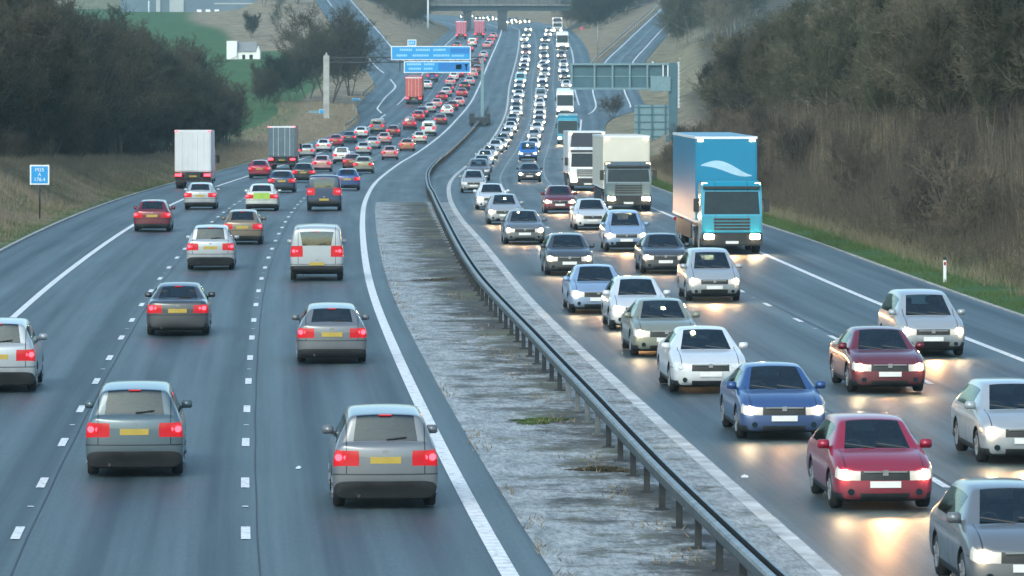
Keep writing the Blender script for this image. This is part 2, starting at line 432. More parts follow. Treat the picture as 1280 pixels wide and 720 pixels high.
SURVEY = [(720, 85.4, 637, 1053), (667, 78, 606, 993), (600, 68.9, 572, 916), (554, 62.6, 547, 862), (510, 56.6, 527, 814),
          (475, 51.9, 510, 774), (446, 47.9, 497, 741), (420, 44.4, 486, 713), (399, 41.5, 477, 691), (362, 36.6, 464, 655),
          (335, 33, 458, 633), (302, 28.6, 454, 606), (277, 25, 453, 582), (250, 20.6, 457, 566), (222, 15.4, 476, 569),
          (203, 12.3, 501, 590), (187, 10.5, 528, 608), (165, 9.3, 557, 623), (150, 8.8, 570, 631), (130, 8.0, 588, 636),
          (105, 7.2, 600, 638), (80, 6.6, 610, 645), (60, 5.9, 619, 649), (45, 5.0, 625, 650), (38, 4.5, 627, 650)]
ky = np.array([F/s for y, s, a, b in SURVEY])
kz = np.array([CAMZ-(y-YH)/s for y, s, a, b in SURVEY])
kr = np.array([(a-640)/s for y, s, a, b in SURVEY])
kw = np.array([(b-a)/s for y, s, a, b in SURVEY])
GY = np.arange(-60, 3301, 2.0)
ky2 = np.append(ky, [1420, 1700, 2100, 3300]); kz2 = np.append(kz, [10.4, 13.5, 18, 30])
kr2 = np.append(kr, [-7.5, -30, -110, -480]); kw2 = np.append(kw, [5.0, 5.0, 5.0, 5.0])
def gsm(a, sig):
    n = int(3*sig/2.0); k = np.exp(-0.5*(np.arange(-n, n+1)*2.0/sig)**2); k /= k.sum()
    p = np.concatenate([2*a[0]-a[n:0:-1], a, 2*a[-1]-a[-2:-n-2:-1]])
    return np.convolve(p, k, 'valid')
wfar = np.clip((GY-330)/200, 0, 1)
def prof(k, lo=8, hi=26):
    a = pchip(ky2, k, GY); return gsm(a, lo)*(1-wfar)+gsm(a, hi)*wfar
PZ, PR, PW = prof(kz2), prof(kr2), prof(kw2)
def zr(Y): return np.interp(Y, GY, PZ)
def xr(Y): return np.interp(Y, GY, PR)                 # inner edge line, outbound carriageway
def xl(Y): return xr(Y)+np.interp(Y, GY, PW)           # inner edge line, oncoming carriageway
PROW = YH + F*(CAMZ-PZ[GY > 20])/GY[GY > 20]; PGY = GY[GY > 20]
def y_of_row(row):
    i = int(np.argmin(np.abs(np.where(PGY < 1500, PROW, 1e9)-row)))
    return float(PGY[i]) if 0 < i else float(np.interp(row, PROW[:3][::-1], PGY[:3][::-1]))
def y_of_row(row):
    m = PGY < 1500
    return float(np.interp(-row, -PROW[m], PGY[m]))
def X_at(px, Y): return (px-640)*Y/F
def Z_at(py, Y): return CAMZ-(py-YH)*Y/F
def sl(Y): return np.clip(Y, -60, 3300)

# slip roads: edge line nearest the verge (pixel sightings + distance)
SLIP_L = [(477, 141, 668), (472, 135, 690), (480, 125, 725), (494, 110, 770), (490, 104, 792), (467, 80, 870), (440, 42, 1010), (429, 27, 1085), (412, 4, 1200), (403, -9, 1270)]
SLIP_R = [(728, 146, 655), (741, 141, 674), (745, 132, 700), (741, 115, 755), (745, 97, 812), (759, 75, 880), (775, 60, 950), (796, 40, 1050), (830, 8, 1190), (841, -4, 1260)]
def slip(tab, Y):
    yk = [t[2] for t in tab]
    x = pchip(yk, [X_at(t[0], t[2]) for t in tab], Y); z = pchip(yk, [Z_at(t[1], t[2]) for t in tab], Y)
    w = np.clip((np.asarray(Y, float)-790)/70, 0, 1); w = w*w*(3-2*w)
    return x, zr(Y)*(1-w)+z*w
def smooth01(a): a = np.clip(a, 0, 1); return a*a*(3-2*a)
LANE = 3.65
def edges(Y):
    """outer/inner edges of every paved strip at distance Y"""
    Y = np.asarray(Y, float)
    r, l, z = xr(Y), xl(Y), zr(Y)
    Ls, zls = slip(SLIP_L, Y); Rs, zrs = slip(SLIP_R, Y)
    w = smooth01((Y-560)/130)
    hsL = r-14.95; hsR = l+10.95+3.4
    outL = hsL*(1-w)+(Ls-3.3)*w
    slipRin = Ls+6.7
    w2 = smooth01((Y-620)/80)
    outR = hsR*(1-w2)+(Rs+5.2+2.4)*w2
    slipLin = Rs-0.7
    far = Y > 1300
    mL = np.where(Y > 820, np.minimum(np.maximum(slipRin+0.2, r-14.4), r-11.6), outL); 
    mR = np.where(Y > 810, np.maximum(np.minimum(slipLin-0.2, l+14.3), l+11.4), outR)
    return dict(r=r, l=l, z=z, outL=outL, slipRin=slipRin, zls=zls, outR=outR, slipLin=slipLin, zrs=zrs, mL=mL, mR=mR, Ls=Ls, Rs=Rs)

YS = np.concatenate([np.arange(-50, 300, 3.0), np.arange(300, 700, 5.0), np.arange(700, 1300, 8.0), np.arange(1300, 2400, 25.0), np.arange(2400, 3300, 100.0)])
E = edges(YS)

def strip(name, xs, zs, Yv, us, mat, kind='structure', dz=0.0):
    """xs: (cols, rows) world x; zs (rows) or (cols, rows)"""
    xs = np.asarray(xs); nC, nR = xs.shape
    zs = np.broadcast_to(np.asarray(zs), xs.shape)
    Yg = np.broadcast_to(Yv, xs.shape)
    v = np.stack([xs, Yg, zs+dz], -1).reshape(-1, 3)
    us = np.asarray(us); uu = us if us.ndim == 2 else np.broadcast_to(us[:, None], xs.shape)
    uv = np.stack([uu, Yg], -1).reshape(-1, 2)
    i, j = np.meshgrid(np.arange(nC-1), np.arange(nR-1), indexing='ij')
    a = (i*nR+j).ravel()
    f = np.stack([a, a+nR, a+nR+1, a+1], -1)
    o = link_mesh(name, np_mesh(name, v, f, [mat], uv=uv, smooth=True))
    if kind: o['kind'] = kind
    return o

# carriageways
mrow = YS < 2300
Ym = YS[mrow]
def sub(k): return E[k][mrow]
cols = np.linspace(0, 1, 9)
Lx = np.stack([sub('mL')*(1-c)+(sub('r')+0.65)*c for c in cols])
strip('carriageway_outbound', Lx, sub('z'), Ym, Lx-sub('r'), M['asphalt'])
Rx = np.stack([(sub('l')-0.0)*(1-c)+sub('mR')*c for c in cols])
strip('carriageway_oncoming', Rx, sub('z'), Ym, Rx-sub('l')+0.4, M['asphalt'])
Mx = np.stack([(sub('r')+0.65)*(1-c)+(sub('l')-0.0)*c for c in np.linspace(0, 1, 7)])
near = Ym <= 268
strip('median_paving', Mx[:, near], sub('z')[near], Ym[near], (Mx-sub('r'))[:, near], M['median'], dz=0.006)
farm = Ym >= Ym[near][-1]
strip('median_asphalt', Mx[:, farm], sub('z')[farm], Ym[farm], (Mx-sub('r'))[:, farm], M['asphalt_shoulder'], dz=0.004)
ms = (YS > 812) & (YS < 1310)
Sx = np.stack([E['outL'][ms]*(1-c)+E['slipRin'][ms]*c for c in np.linspace(0, 1, 5)])
strip('slip_road_off', Sx, E['zls'][ms], YS[ms], Sx-E['Ls'][ms], M['asphalt_shoulder'], dz=0.012)
ms2 = (YS > 802) & (YS < 1310)
Sx2 = np.stack([E['slipLin'][ms2]*(1-c)+E['outR'][ms2]*c for c in np.linspace(0, 1, 5)])
strip('slip_road_on', Sx2, E['zrs'][ms2], YS[ms2], Sx2-E['Rs'][ms2], M['asphalt_shoulder'], dz=0.012)

# markings: one sheet 4 mm above the asphalt
MV, MF, MUV = [], [], []
def mark(xf, zf, y0, y1, w, step=3.0, dz=0.012):
    n = max(1, int(math.ceil((y1-y0)/step)))
    yy = np.linspace(y0, y1, n+1); x = xf(yy); z = zf(yy)+dz
    b = len(MV)
    for Yv, X, Z in zip(yy, x, z):
        MV.append((X-w/2, Yv, Z)); MV.append((X+w/2, Yv, Z)); MUV.append((0, Yv)); MUV.append((w, Yv))
    for i in range(n): MF.append((b+2*i, b+2*i+1, b+2*i+3, b+2*i+2))
mark(lambda y: xr(y)+0.0, zr, 0, 2000, 0.26)
edge_x = np.stack([sub('l')-0.30, sub('l')-0.02])
strip('median_edging', edge_x, sub('z'), Ym, edge_x-sub('r'), plain('edging_concrete', (0.47, 0.49, 0.49), 0.75, vary=0.35, scale=1.6), dz=0.011)
mark(lambda y: xr(y)-11.15, zr, 0, 664, 0.22)
mark(lambda y: xr(y)-11.15, zr, 700, 2000, 0.2)
mark(lambda y: xl(y)+10.95, zr, 0, 645, 0.22)
mark(lambda y: xl(y)+10.95, zr, 700, 2000, 0.2)
y0 = y_of_row(666.7)
for k in range(-7, 160):
    yy = y0+9*k
    for xf in (lambda y: xr(y)-3.85, lambda y: xr(y)-7.5, lambda y: xl(y)+3.65, lambda y: xl(y)+7.3):
        mark(xf, zr, yy-1.0, yy+1.0, 0.15)
        if k % 2 == 0: mark(xf, zr, yy+4.4, yy+4.55, 0.11)
mark(lambda y: slip(SLIP_L, y)[0], lambda y: slip(SLIP_L, y)[1], 668, 1290, 0.24, 6, 0.022)
mark(lambda y: slip(SLIP_L, y)[0]+6.3, lambda y: slip(SLIP_L, y)[1], 826, 1290, 0.24, 6, 0.022)
mark(lambda y: slip(SLIP_R, y)[0], lambda y: slip(SLIP_R, y)[1], 664, 1290, 0.24, 6, 0.022)
mark(lambda y: slip(SLIP_R, y)[0]+5.3, lambda y: slip(SLIP_R, y)[1], 690, 1290, 0.24, 6, 0.022)
for k in range(50):
    mark(lambda y: slip(SLIP_R, y)[0]+2.7, lambda y: slip(SLIP_R, y)[1], 850+9*k, 852+9*k, 0.14, 3, 0.022)
mo = link_mesh('road_markings', np_mesh('road_markings', MV, MF, [M['marking']], uv=MUV)); mo['kind'] = 'structure'
# dark sealed joints between the laid strips of asphalt
MV, MF, MUV = [], [], []
for off in (-3.66, -7.31):
    mark(lambda y: xr(y)+off+0.006*np.sin(y*0.5), zr, 30, 420, 0.03, 0.8, 0.008)
for off in (3.82, 7.48):
    mark(lambda y: xl(y)+off+0.006*np.sin(y*0.5), zr, 30, 420, 0.03, 0.8, 0.008)
jo = link_mesh('road_joints', np_mesh('road_joints', MV, MF, [plain('bitumen_seal', (0.022, 0.030, 0.035), 0.6, vary=0.4)], uv=MUV)); jo['kind'] = 'structure'
# kerb edging along the verges: a real low upstand
def kerb(name, xf, zf, y0, y1, w=0.16, h=0.07):
    yy = np.arange(y0, y1, 4.0); v = []; f = []
    for Yv in yy:
        x, z = float(xf(Yv)), float(zf(Yv))
        v += [(x-w/2, Yv, z-0.2), (x-w/2, Yv, z+h), (x+w/2, Yv, z+h), (x+w/2, Yv, z-0.2)]
    for i in range(len(yy)-1):
        b = 4*i
        for k in range(3): f.append((b+k, b+k+1, b+k+5, b+k+4))
    o = link_mesh(name, np_mesh(name, v, f, [M['concrete']])); o['kind'] = 'structure'
kerb('kerb', lambda y: edges(y)['outL']-0.08, zr, 20, 600)
kerb('kerb', lambda y: edges(y)['outR']+0.08, zr, 20, 600, 0.14, 0.03)

# ------------------------------------------------------------------ terrain
def n2(x, y, s): return mnoise.noise(Vector((x*s, y*s, 3.1)))
def left_h(a, Y):
    """bank height above the left road edge, a metres from it"""
    hb = np.interp(Y, [0, 150, 200, 260, 330, 420, 480, 560, 3300], [3.4, 3.2, 2.9, 2.4, 1.7, 1.0, 0.4, 0.2, 0.2])
    up = smooth01((a-0.8)/6.0)*hb
    up += np.clip(a-8, 0, 60)*0.02*np.interp(Y, [400, 520], [1, 0])
    up += np.interp(Y, [560, 640, 900], [0, 0.3, 0.0])*smooth01((a-1)/5)
    hill = np.interp(Y, [1250, 1500, 2200, 3300], [0, 2, 20, 70])*smooth01((a+10)/60)
    up = up - smooth01((a-6)/18)*np.interp(Y, [1080, 1200, 1275, 1500], [0, 2.6, 6.0, 6.0])
    lat = np.clip(a-70, 0, 600)*0.045*np.interp(Y, [900, 1400], [0, 1])
    return up+hill+lat
def right_h(a, Y):
    up = smooth01((a-2.2)/9.5)*np.interp(Y, [0, 300, 560, 700, 1300], [4.0, 4.0, 3.4, 4.4, 3.0])
    up += np.clip(a-11, 0, 200)*0.07
    hill = np.interp(Y, [1250, 1500, 2200, 3300], [0, 3, 22, 70])*smooth01((a+10)/50)
    return up+hill
ext = np.array([0.0, 0.7, 1.4, 2.2, 3.2, 4.4, 5.6, 7, 8.5, 10, 12, 15, 20, 28, 40, 55, 75, 100, 140, 200, 300, 500, 900, 1400])
def terrain():
    V, COL = [], []
    ncol = None
    for Yv in YS:
        e = {k: float(v) for k, v in edges(Yv).items()}
        row = []
        def cover(side, a):
            if side == 'L':
                if Yv < 470:
                    g = 0.55-0.12*a if a < 3 else 0.25
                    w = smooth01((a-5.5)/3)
                else:
                    g = 0.15 if a < 7 else 0.15+0.85*float(smooth01((a-7)/5))
                    if Yv > 920: g *= float(smooth01((a-(18+0.05*(Yv-920)))/8))
                    if Yv > 1290: g = 0.4
                    w = 0.0
            else:
                g = 1.0 if a < 2.6 else (0.75-0.2*(a-2.6) if a < 5 else 0.2)
                if Yv > 560: g = 0.35
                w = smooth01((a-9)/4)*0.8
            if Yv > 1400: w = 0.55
            return (max(0, min(1, g)), max(0, min(1, float(w))), 0, 1)
        zl = e['zls'] if Yv > 820 else e['z']; zrr = e['zrs'] if Yv > 810 else e['z']
        for a in ext[::-1]:
            bump = 0.12*n2(e['outL']-a, Yv, 0.35)*min(1, a/2)
            row.append((e['outL']-a-0.16, Yv, zl+0.02+float(left_h(a, Yv))+bump, cover('L', a)))
        g0 = (0.2, 0.1, 0, 1)
        for x, z in ((e['outL']+0.5, zl-0.5),):
            row.append((x, Yv, z, g0))
        gl = Yv > 830
        if gl:
            zin = zl
            row += [(e['slipRin']-0.4, Yv, zl-0.4, g0), (e['slipRin']+0.02, Yv, zl-0.02, g0), (max(e['slipRin']+0.03, e['mL']-0.02), Yv, e['z']-0.02, g0), (e['mL']+0.4, Yv, e['z']-0.5, g0)]
        else:
            row += [(e['outL']+0.5+(e['r']-e['outL']-1)*t, Yv, e['z']-0.5, g0) for t in (0.2, 0.4, 0.6, 0.8)]
        row += [(e['r'], Yv, e['z']-0.5, g0), (e['l'], Yv, e['z']-0.5, g0)]
        if Yv > 815:
            row += [(e['mR']-0.4, Yv, e['z']-0.5, g0), (e['mR']+0.02, Yv, e['z']-0.02, g0), (max(e['mR']+0.03, e['slipLin']-0.02), Yv, zrr-0.02, g0), (e['slipLin']+0.4, Yv, zrr-0.4, g0)]
        else:
            row += [(e['l']+0.5+(e['outR']-e['l']-1)*t, Yv, e['z']-0.5, g0) for t in (0.2, 0.4, 0.6, 0.8)]
        row.append((e['outR']-0.5, Yv, zrr-0.5, g0))
        for a in ext:
            bump = 0.15*n2(e['outR']+a, Yv, 0.3)*min(1, a/2)
            row.append((e['outR']+a+0.16, Yv, zrr+0.0+float(right_h(a, Yv))+bump, cover('R', a)))
        ncol = len(row)
        V += [r[:3] for r in row]; COL += [r[3] for r in row]
    nR = len(YS)
    i, j = np.meshgrid(np.arange(nR-1), np.arange(ncol-1), indexing='ij')
    a = (i*ncol+j).ravel()
    f = np.stack([a, a+1, a+ncol+1, a+ncol], -1)
    me = np_mesh('ground', V, f, [M['ground']], smooth=True)
    ca = me.color_attributes.new('cover', 'FLOAT_COLOR', 'POINT')
    ca.data.foreach_set('color', np.asarray(COL, dtype=np.float32).ravel())
    o = link_mesh('ground', me); o['kind'] = 'structure'
terrain()
def ground_z(side, a, Y):
    e = edges(Y)
    if side == 'L':
        z = e['zls'] if Y > 820 else e['z']; return float(e['outL']-a), float(z+left_h(a, Y))
    z = e['zrs'] if Y > 810 else e['z']; return float(e['outR']+a), float(z+right_h(a, Y))
def side_a_from_px(side, px, Y):
    e = edges(Y); x = X_at(px, Y)
    return float(e['outL']-x) if side == 'L' else float(x-e['outR'])

# ------------------------------------------------------------------ haze
hz = MB().box(-1700, 1700, -80, 3400, -12, 110).build('haze', [], None)
hz['kind'] = 'stuff'
hm = bpy.data.materials.new('haze_air'); hm.use_nodes = True
hn = hm.node_tree; hn.nodes.clear()
ho = hn.nodes.new('ShaderNodeOutputMaterial'); hv = hn.nodes.new('ShaderNodeVolumePrincipled')
hv.inputs['Color'].default_value = (0.60, 0.92, 1.0, 1); hv.inputs['Density'].default_value = 0.00014
hv.inputs['Anisotropy'].default_value = 0.2
hn.links.new(hv.outputs['Volume'], ho.inputs['Volume'])
hz.data.materials.append(hm)

# ------------------------------------------------------------------ central safety barrier
def barrier():
    root = empty('safety_barrier', (float(xr(60)+3.1), 60, float(zr(60))))
    tag(root, 'weathered grey steel crash barrier on square posts along the paved central reservation', 'crash barrier')
    off = lambda Y: np.interp(Y, [60, 75, 93, 117, 148, 215, 262, 280, 372, 475, 590, 640, 720, 1200], [3.12, 3.2, 3.37, 3.48, 3.5, 3.85, 4.0, 3.9, 3.95, 4.3, 3.95, 3.8, 2.6, 2.5])
    yy = np.arange(52, 700, 2.0); X = gsm2(xr(yy)+off(yy)); Z = zr(yy)
    # open box beam profile (x, z), closed
    pr = [(-0.14, 0.53), (-0.155, 0.57), (-0.155, 0.69), (-0.14, 0.735), (-0.05, 0.74), (-0.045, 0.60), (0.055, 0.60), (0.06, 0.74), (0.13, 0.735), (0.145, 0.69), (0.145, 0.57), (0.13, 0.53)]
    n = len(pr); V, Fc, mi = [], [], []
    for x, Yv, z in zip(X, yy, Z):
        for px, pz in pr: V.append((x+px-root.location.x, Yv-60, z+pz-root.location.z))
    for i in range(len(yy)-1):
        for k in range(n):
            Fc.append((i*n+k, (i+1)*n+k, (i+1)*n+(k+1) % n, i*n+(k+1) % n)); mi.append(1 if k in (4, 5, 6, 9, 10, 11) else 2 if k in (0, 1) else 0)  # shading painted by face: light top, shaded front, near-black gap, back and underside
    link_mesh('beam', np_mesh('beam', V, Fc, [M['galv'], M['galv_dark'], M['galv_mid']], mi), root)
    rest = MB(); k = 0
    pm = MB().box(-0.055, 0.055, -0.05, 0.05, -0.05, 0.60).box(-0.12, 0.12, -0.12, 0.12, 0.006, 0.03).mesh('post', [M['galv_dark']])
    pm2 = pm.copy(); pm2.materials.clear(); pm2.materials.append(M['galv_post'])
    for Yv in np.arange(54, 690, 3.2):
        x = float(np.interp(Yv, yy, X))-0.02-root.location.x; z = float(zr(Yv))-root.location.z
        if k < 95:
            o = link_mesh('post', pm2 if 92 < Yv < 103 else pm, root); o.location = (x, Yv-60, z)
        else: rest.box(x-0.055, x+0.055, Yv-60.05, Yv-59.95, z-0.05, z+0.6)
        k += 1
    o = rest.build('post', [M['galv_dark']], root); o['kind'] = 'stuff'
    return yy, X
def gsm2(a):
    k = np.array([1, 2, 3, 2, 1.0]); k /= k.sum()
    return np.convolve(np.pad(a, 2, 'edge'), k, 'valid')
barrier()

# moss cushions and a heap of dead leaves on the reservation
def clump(name, px, row, rx, ry, h, mat, label, cat, n=900):
    Yv = y_of_row(row); X = X_at(px, Yv); z = float(zr(Yv))
    rr = RNG.random(n)**0.75; th = RNG.random(n)*2*np.pi
    ph = RNG.random(4)*6.28
    lob = 1+0.28*np.sin(2*th+ph[0])+0.22*np.sin(3*th+ph[1])+0.16*np.sin(5*th+ph[2])+0.12*np.sin(8*th+ph[3])
    x = rr*np.cos(th)*rx*lob; y = rr*np.sin(th)*ry*lob
    hh = h*(1-rr**2)*(0.4+0.6*RNG.random(n))+0.012
    d = RNG.normal(size=(n, 2))*0.035; w = RNG.normal(size=(n, 2))*0.025
    V = np.empty((n, 3, 3)); V[:, 0] = np.stack([x-w[:, 0], y-w[:, 1], np.full(n, 0.005)], -1)
    V[:, 1] = np.stack([x+w[:, 0], y+w[:, 1], np.full(n, 0.005)], -1)
    V[:, 2] = np.stack([x+d[:, 0], y+d[:, 1], hh], -1)
    o = link_mesh(name, np_mesh(name, V.reshape(-1, 3), np.arange(n*3).reshape(-1, 3), [mat]))
    o.location = (X, Yv, z+0.006); tag(o, label, cat)
clump('moss_patch', 672, 527, 0.55, 0.9, 0.04, M['green_grass'], 'bright green moss patch on the pale paving of the central reservation', 'moss', 1500)
clump('leaf_heap', 755, 588, 0.5, 0.5, 0.08, M['twig_dark'], 'dark brown heap of dead leaves against the barrier posts', 'leaf heap', 1600)
clump('debris', 548, 350, 0.7, 1.2, 0.05, M['twig_dark'], 'dark strip of road debris on the paving beside the outbound lane', 'debris', 700)
def litter(px, row, w, label):
    Yv = y_of_row(row); m = MB()
    m.add([(-w, -0.12, 0.0), (w*0.8, -0.15, 0.005), (w, 0.12, 0.012), (0, 0.18, 0.03), (-w*0.9, 0.1, 0.01), (0.1*w, 0.0, 0.02)], [(0, 1, 5), (1, 2, 5), (2, 3, 5), (3, 4, 5), (4, 0, 5)])
    o = m.build('litter', [M['sign_white']]); o.location = (X_at(px, Yv), Yv, float(zr(Yv))+0.012); tag(o, label, 'litter')
litter(373, 586, 0.05, 'small white scrap of litter lying in the outbound lane beside the reservation')
litter(931, 597, 0.07, 'small white scrap of litter at the edge of the oncoming lane by the barrier')
# ------------------------------------------------------------------ bare winter trees
def prisms(P0, P1, r0, r1, k=3):
    P0 = np.asarray(P0, float); P1 = np.asarray(P1, float); n = len(P0)
    d = P1-P0; d /= np.linalg.norm(d, axis=1, keepdims=True)+1e-9
    ref = np.where(np.abs(d[:, 2:3]) > 0.8, np.array([[1.0, 0, 0]]), np.array([[0, 0, 1.0]]))
    a = np.cross(d, ref); a /= np.linalg.norm(a, axis=1, keepdims=True)+1e-9; b = np.cross(d, a)
    V = np.empty((n, 2*k, 3))
    for i in range(k):
        t = 2*np.pi*i/k; o = a*np.cos(t)+b*np.sin(t)
        V[:, i] = P0+o*np.asarray(r0)[:, None]; V[:, k+i] = P1+o*np.asarray(r1)[:, None]
    base = (np.arange(n)*2*k)[:, None]
    Fq = np.concatenate([np.stack([base[:, 0]+i, base[:, 0]+(i+1) % k, base[:, 0]+k+(i+1) % k, base[:, 0]+k+i], -1) for i in range(k)])
    return V.reshape(-1, 3), Fq

def make_tree(seed, H=9.0, stems=3, spread=0.5, twig=0.013, dens=1.0, up=0.10, levels=4):
    rng = random.Random(seed)
    thick, thin = [], []
    def grow(p, d, length, r, lev):
        n = (7, 5, 4, 3, 2)[lev]; seg = length/n; pts = [p]; rr = r
        for i in range(n):
            w = (0.10, 0.20, 0.26, 0.30, 0.35)[lev]
            d = (d+Vector((rng.gauss(0, w), rng.gauss(0, w), rng.gauss(0, w*0.6)+up))).normalized()
            q = p+d*seg; r2 = rr*(0.86 if lev < 3 else 0.75)
            (thick if lev < 2 else thin).append((p, q, rr, r2))
            if lev < levels:
                frac = (i+1)/n
                if lev == 0 and frac < 0.22: kids = 0
                else: kids = (3, 2, 2, 2)[lev]
                for _ in range(kids):
                    if rng.random() > dens: continue
                    az = rng.uniform(0, 2*math.pi); an = rng.uniform(0.45, 1.05)
                    s = d.orthogonal().normalized(); s = Matrix.Rotation(az, 3, d) @ s
                    nd_ = (d*math.cos(an)+s*math.sin(an)).normalized()
                    L2 = length*(0.42 if lev == 0 else 0.50)*rng.uniform(0.7, 1.2)*((1.25-0.75*frac) if lev == 0 else 1.0)
                    grow(q, nd_, L2, max(r2*0.55, twig), lev+1)
            p, rr = q, r2
    for s in range(stems):
        az = 2*math.pi*s/stems+rng.uniform(-.5, .5); lean = spread*rng.uniform(0.5, 1.1) if stems > 1 else 0.06
        d = Vector((math.cos(az)*lean, math.sin(az)*lean, 1)).normalized()
        grow(Vector((math.cos(az)*0.15, math.sin(az)*0.15, -0.3)), d, H*rng.uniform(0.82, 1.0), H*0.0105*(1.5 if stems == 1 else 1.0), 0)
    return thick, thin
def tree_meshes(tag_, thick, thin, bark, twigm):
    a = np.array([[*t[0], *t[1], t[2], t[3]] for t in thick]); b = np.array([[*t[0], *t[1], t[2], t[3]] for t in thin])
    v, f = prisms(a[:, :3], a[:, 3:6], a[:, 6], a[:, 7], 6); tm = np_mesh('trunk', v, f, [bark], smooth=True)
    v, f = prisms(b[:, :3], b[:, 3:6], b[:, 6], b[:, 7], 3); cm = np_mesh('crown', v, f, [twigm])
    return tm, cm
DARK = [tree_meshes(i, *make_tree(100+i, H=9, stems=3+i % 2, spread=0.42, twig=0.015, up=0.15, dens=0.9), M['bark'], M['twig_dark']) for i in range(4)]
BROWN = [tree_meshes(i, *make_tree(200+i, H=9, stems=1+i % 3, spread=0.30, twig=0.013, up=0.09, dens=0.9), M['bark_pale'], M['twig_brown']) for i in range(4)]
BUSH = [tree_meshes(i, *make_tree(300+i, H=3.2, stems=6, spread=0.7, twig=0.009, dens=0.8, up=0.12, levels=3), M['bark'], M['scrub']) for i in range(3)]
def place_tree(protos, x, y, z, h, label, group, name='bare_tree', cat='tree', H=9.0, wide=1.0):
    tm, cm = random.choice(protos)
    r = empty(name, (x, y, z), random.uniform(0, 6.28)); s = h/H
    r.scale = (s*wide, s*wide, s)
    link_mesh('trunk', tm, r); link_mesh('crown', cm, r)
    tag(r, label, cat, group)
    return r
# wood on the left bank
gl_ = 'bare trees of the wood on the left bank'
ll = 'bare dark winter tree in the dense wood on the left bank above the hard shoulder'
for Yv in np.arange(200, 560, 7.5):
    for a, hh in ((8.5, 8.5), (13, 10.5), (19.5, 12)):
        y = Yv+random.uniform(-3, 3); aa = a+random.uniform(-1.5, 1.5)
        x, z = ground_z('L', aa, y)
        if x*F/y+640 > 290 or x*F/y+640 < -90: continue
        edge = np.interp(x*F/y+640, [150, 200, 250, 290], [1.0, .94, .82, .66])
        place_tree(DARK, x, y, z-0.1, hh*random.uniform(.85, 1.12)*edge, ll, gl_)
# wood on the right bank
gr_ = 'bare trees of the wood on the right bank'
lr = 'bare brown winter tree in the tall wood on the right bank above the scrub'
for Yv in np.arange(168, 470, 7.0):
    for a, hh in ((11.5, 7.5), (15.5, 9.5), (21, 10.5)):
        y = Yv+random.uniform(-3, 3); aa = a+random.uniform(-1.5, 1.5)
        x, z = ground_z('R', aa, y)
        px = x*F/y+640
        if px < 850 or px > 1370: continue
        place_tree(BROWN if random.random() < .75 else DARK, x, y, z-0.1, hh*random.uniform(.8, 1.12)*np.interp(px, [850, 890, 950], [.62, .85, 1]), lr, gr_)
# thin pale birch stems standing in front of the right wood
for px, Yv in ((1075, 262), (1100, 250), (1112, 246), (1146, 240), (1176, 236), (1190, 232), (1240, 205), (1262, 214), (1060, 275), (1035, 290)):
    a = side_a_from_px('R', px, Yv); x, z = ground_z('R', a, Yv)
    tm, cm = random.choice(BROWN)
    r = empty('birch_tree', (x, Yv, z-0.1), random.uniform(0, 6.28)); r.scale = (0.5, 0.5, 0.80)
    link_mesh('trunk', tm, r); link_mesh('crown', cm, r)
    tag(r, 'slender pale-stemmed young tree at the front edge of the right wood', 'tree', 'pale young trees before the right wood')
# single trees further off, each by its pixel position and distance: px, Y, height, proto, label
def far_tree(px, Yv, h, protos, label, group=None, wide=1.0, name='bare_tree', row=None, side=None):
    x = X_at(px, Yv); e = edges(Yv)
    if side is None: side = 'L' if px < 600 else 'R'
    a = side_a_from_px(side, px, Yv)
    z = ground_z(side, a, Yv)[1] if a > 0 else (float(zr(Yv)) if row is None else Z_at(row, Yv))
    return place_tree(protos, x, Yv, z-0.15, h, label, group, name, wide=wide)
far_tree(412, 700, 13.5, DARK, 'big rounded bare tree behind the pale gantry post on the left', wide=1.15)
far_tree(385, 715, 10.5, DARK, 'smaller bare tree leaning on the left side of the big rounded tree', wide=1.1)
far_tree(437, 735, 10, DARK, 'bare tree between the big rounded tree and the exit slip road')
far_tree(346, 690, 7.5, DARK, 'thin bare tree at the field edge left of the gantry post')
far_tree(328, 670, 6.0, DARK, 'low bare tree by the green field, nearest the wood')
far_tree(365, 700, 7.0, DARK, 'bare hedgerow tree below the big rounded tree, its left neighbour')
far_tree(347, 1010, 6.5, BROWN, 'sparse little tree standing alone on the tan embankment', wide=0.9)
ct = far_tree(314, 985, 5.0, DARK, 'dark compact tree at the top edge of the green field', wide=0.9)
for k, (px, Yv, h) in enumerate([(350, 1150, 9), (372, 1190, 9), (330, 1200, 8)]):
    far_tree(px, Yv, h, DARK, 'hazy bare tree at the top of the frame beside the exit slip road', 'hazy trees above the tan embankment')
gb = 'hazy trees on the left of the motorway bridge'
for px, Yv, h in ((462, 1270, 9), (474, 1230, 8), (488, 1200, 9), (500, 1170, 9), (511, 1190, 9), (527, 1215, 8), (512, 1250, 10), (498, 1260, 10), (470, 1290, 9), (484, 1240, 9), (497, 1190, 9.5), (508, 1150, 8.5), (516, 1120, 8), (490, 1310, 12), (505, 1300, 11), (520, 1240, 9), (478, 1330, 12), (522, 1190, 7)):
    e = edges(Yv); x = X_at(px, Yv)
    t = float((x-e['slipRin'])/max(0.1, e['mL']-e['slipRin'])); z = float(e['zls']*(1-t)+e['z']*t)
    if Yv > 1285: z = 10
    place_tree(DARK, x, Yv, z-0.2, h, 'hazy bare tree on the slope between the exit slip road and the bridge', gb)
gc = 'hazy trees on the right of the motorway bridge'
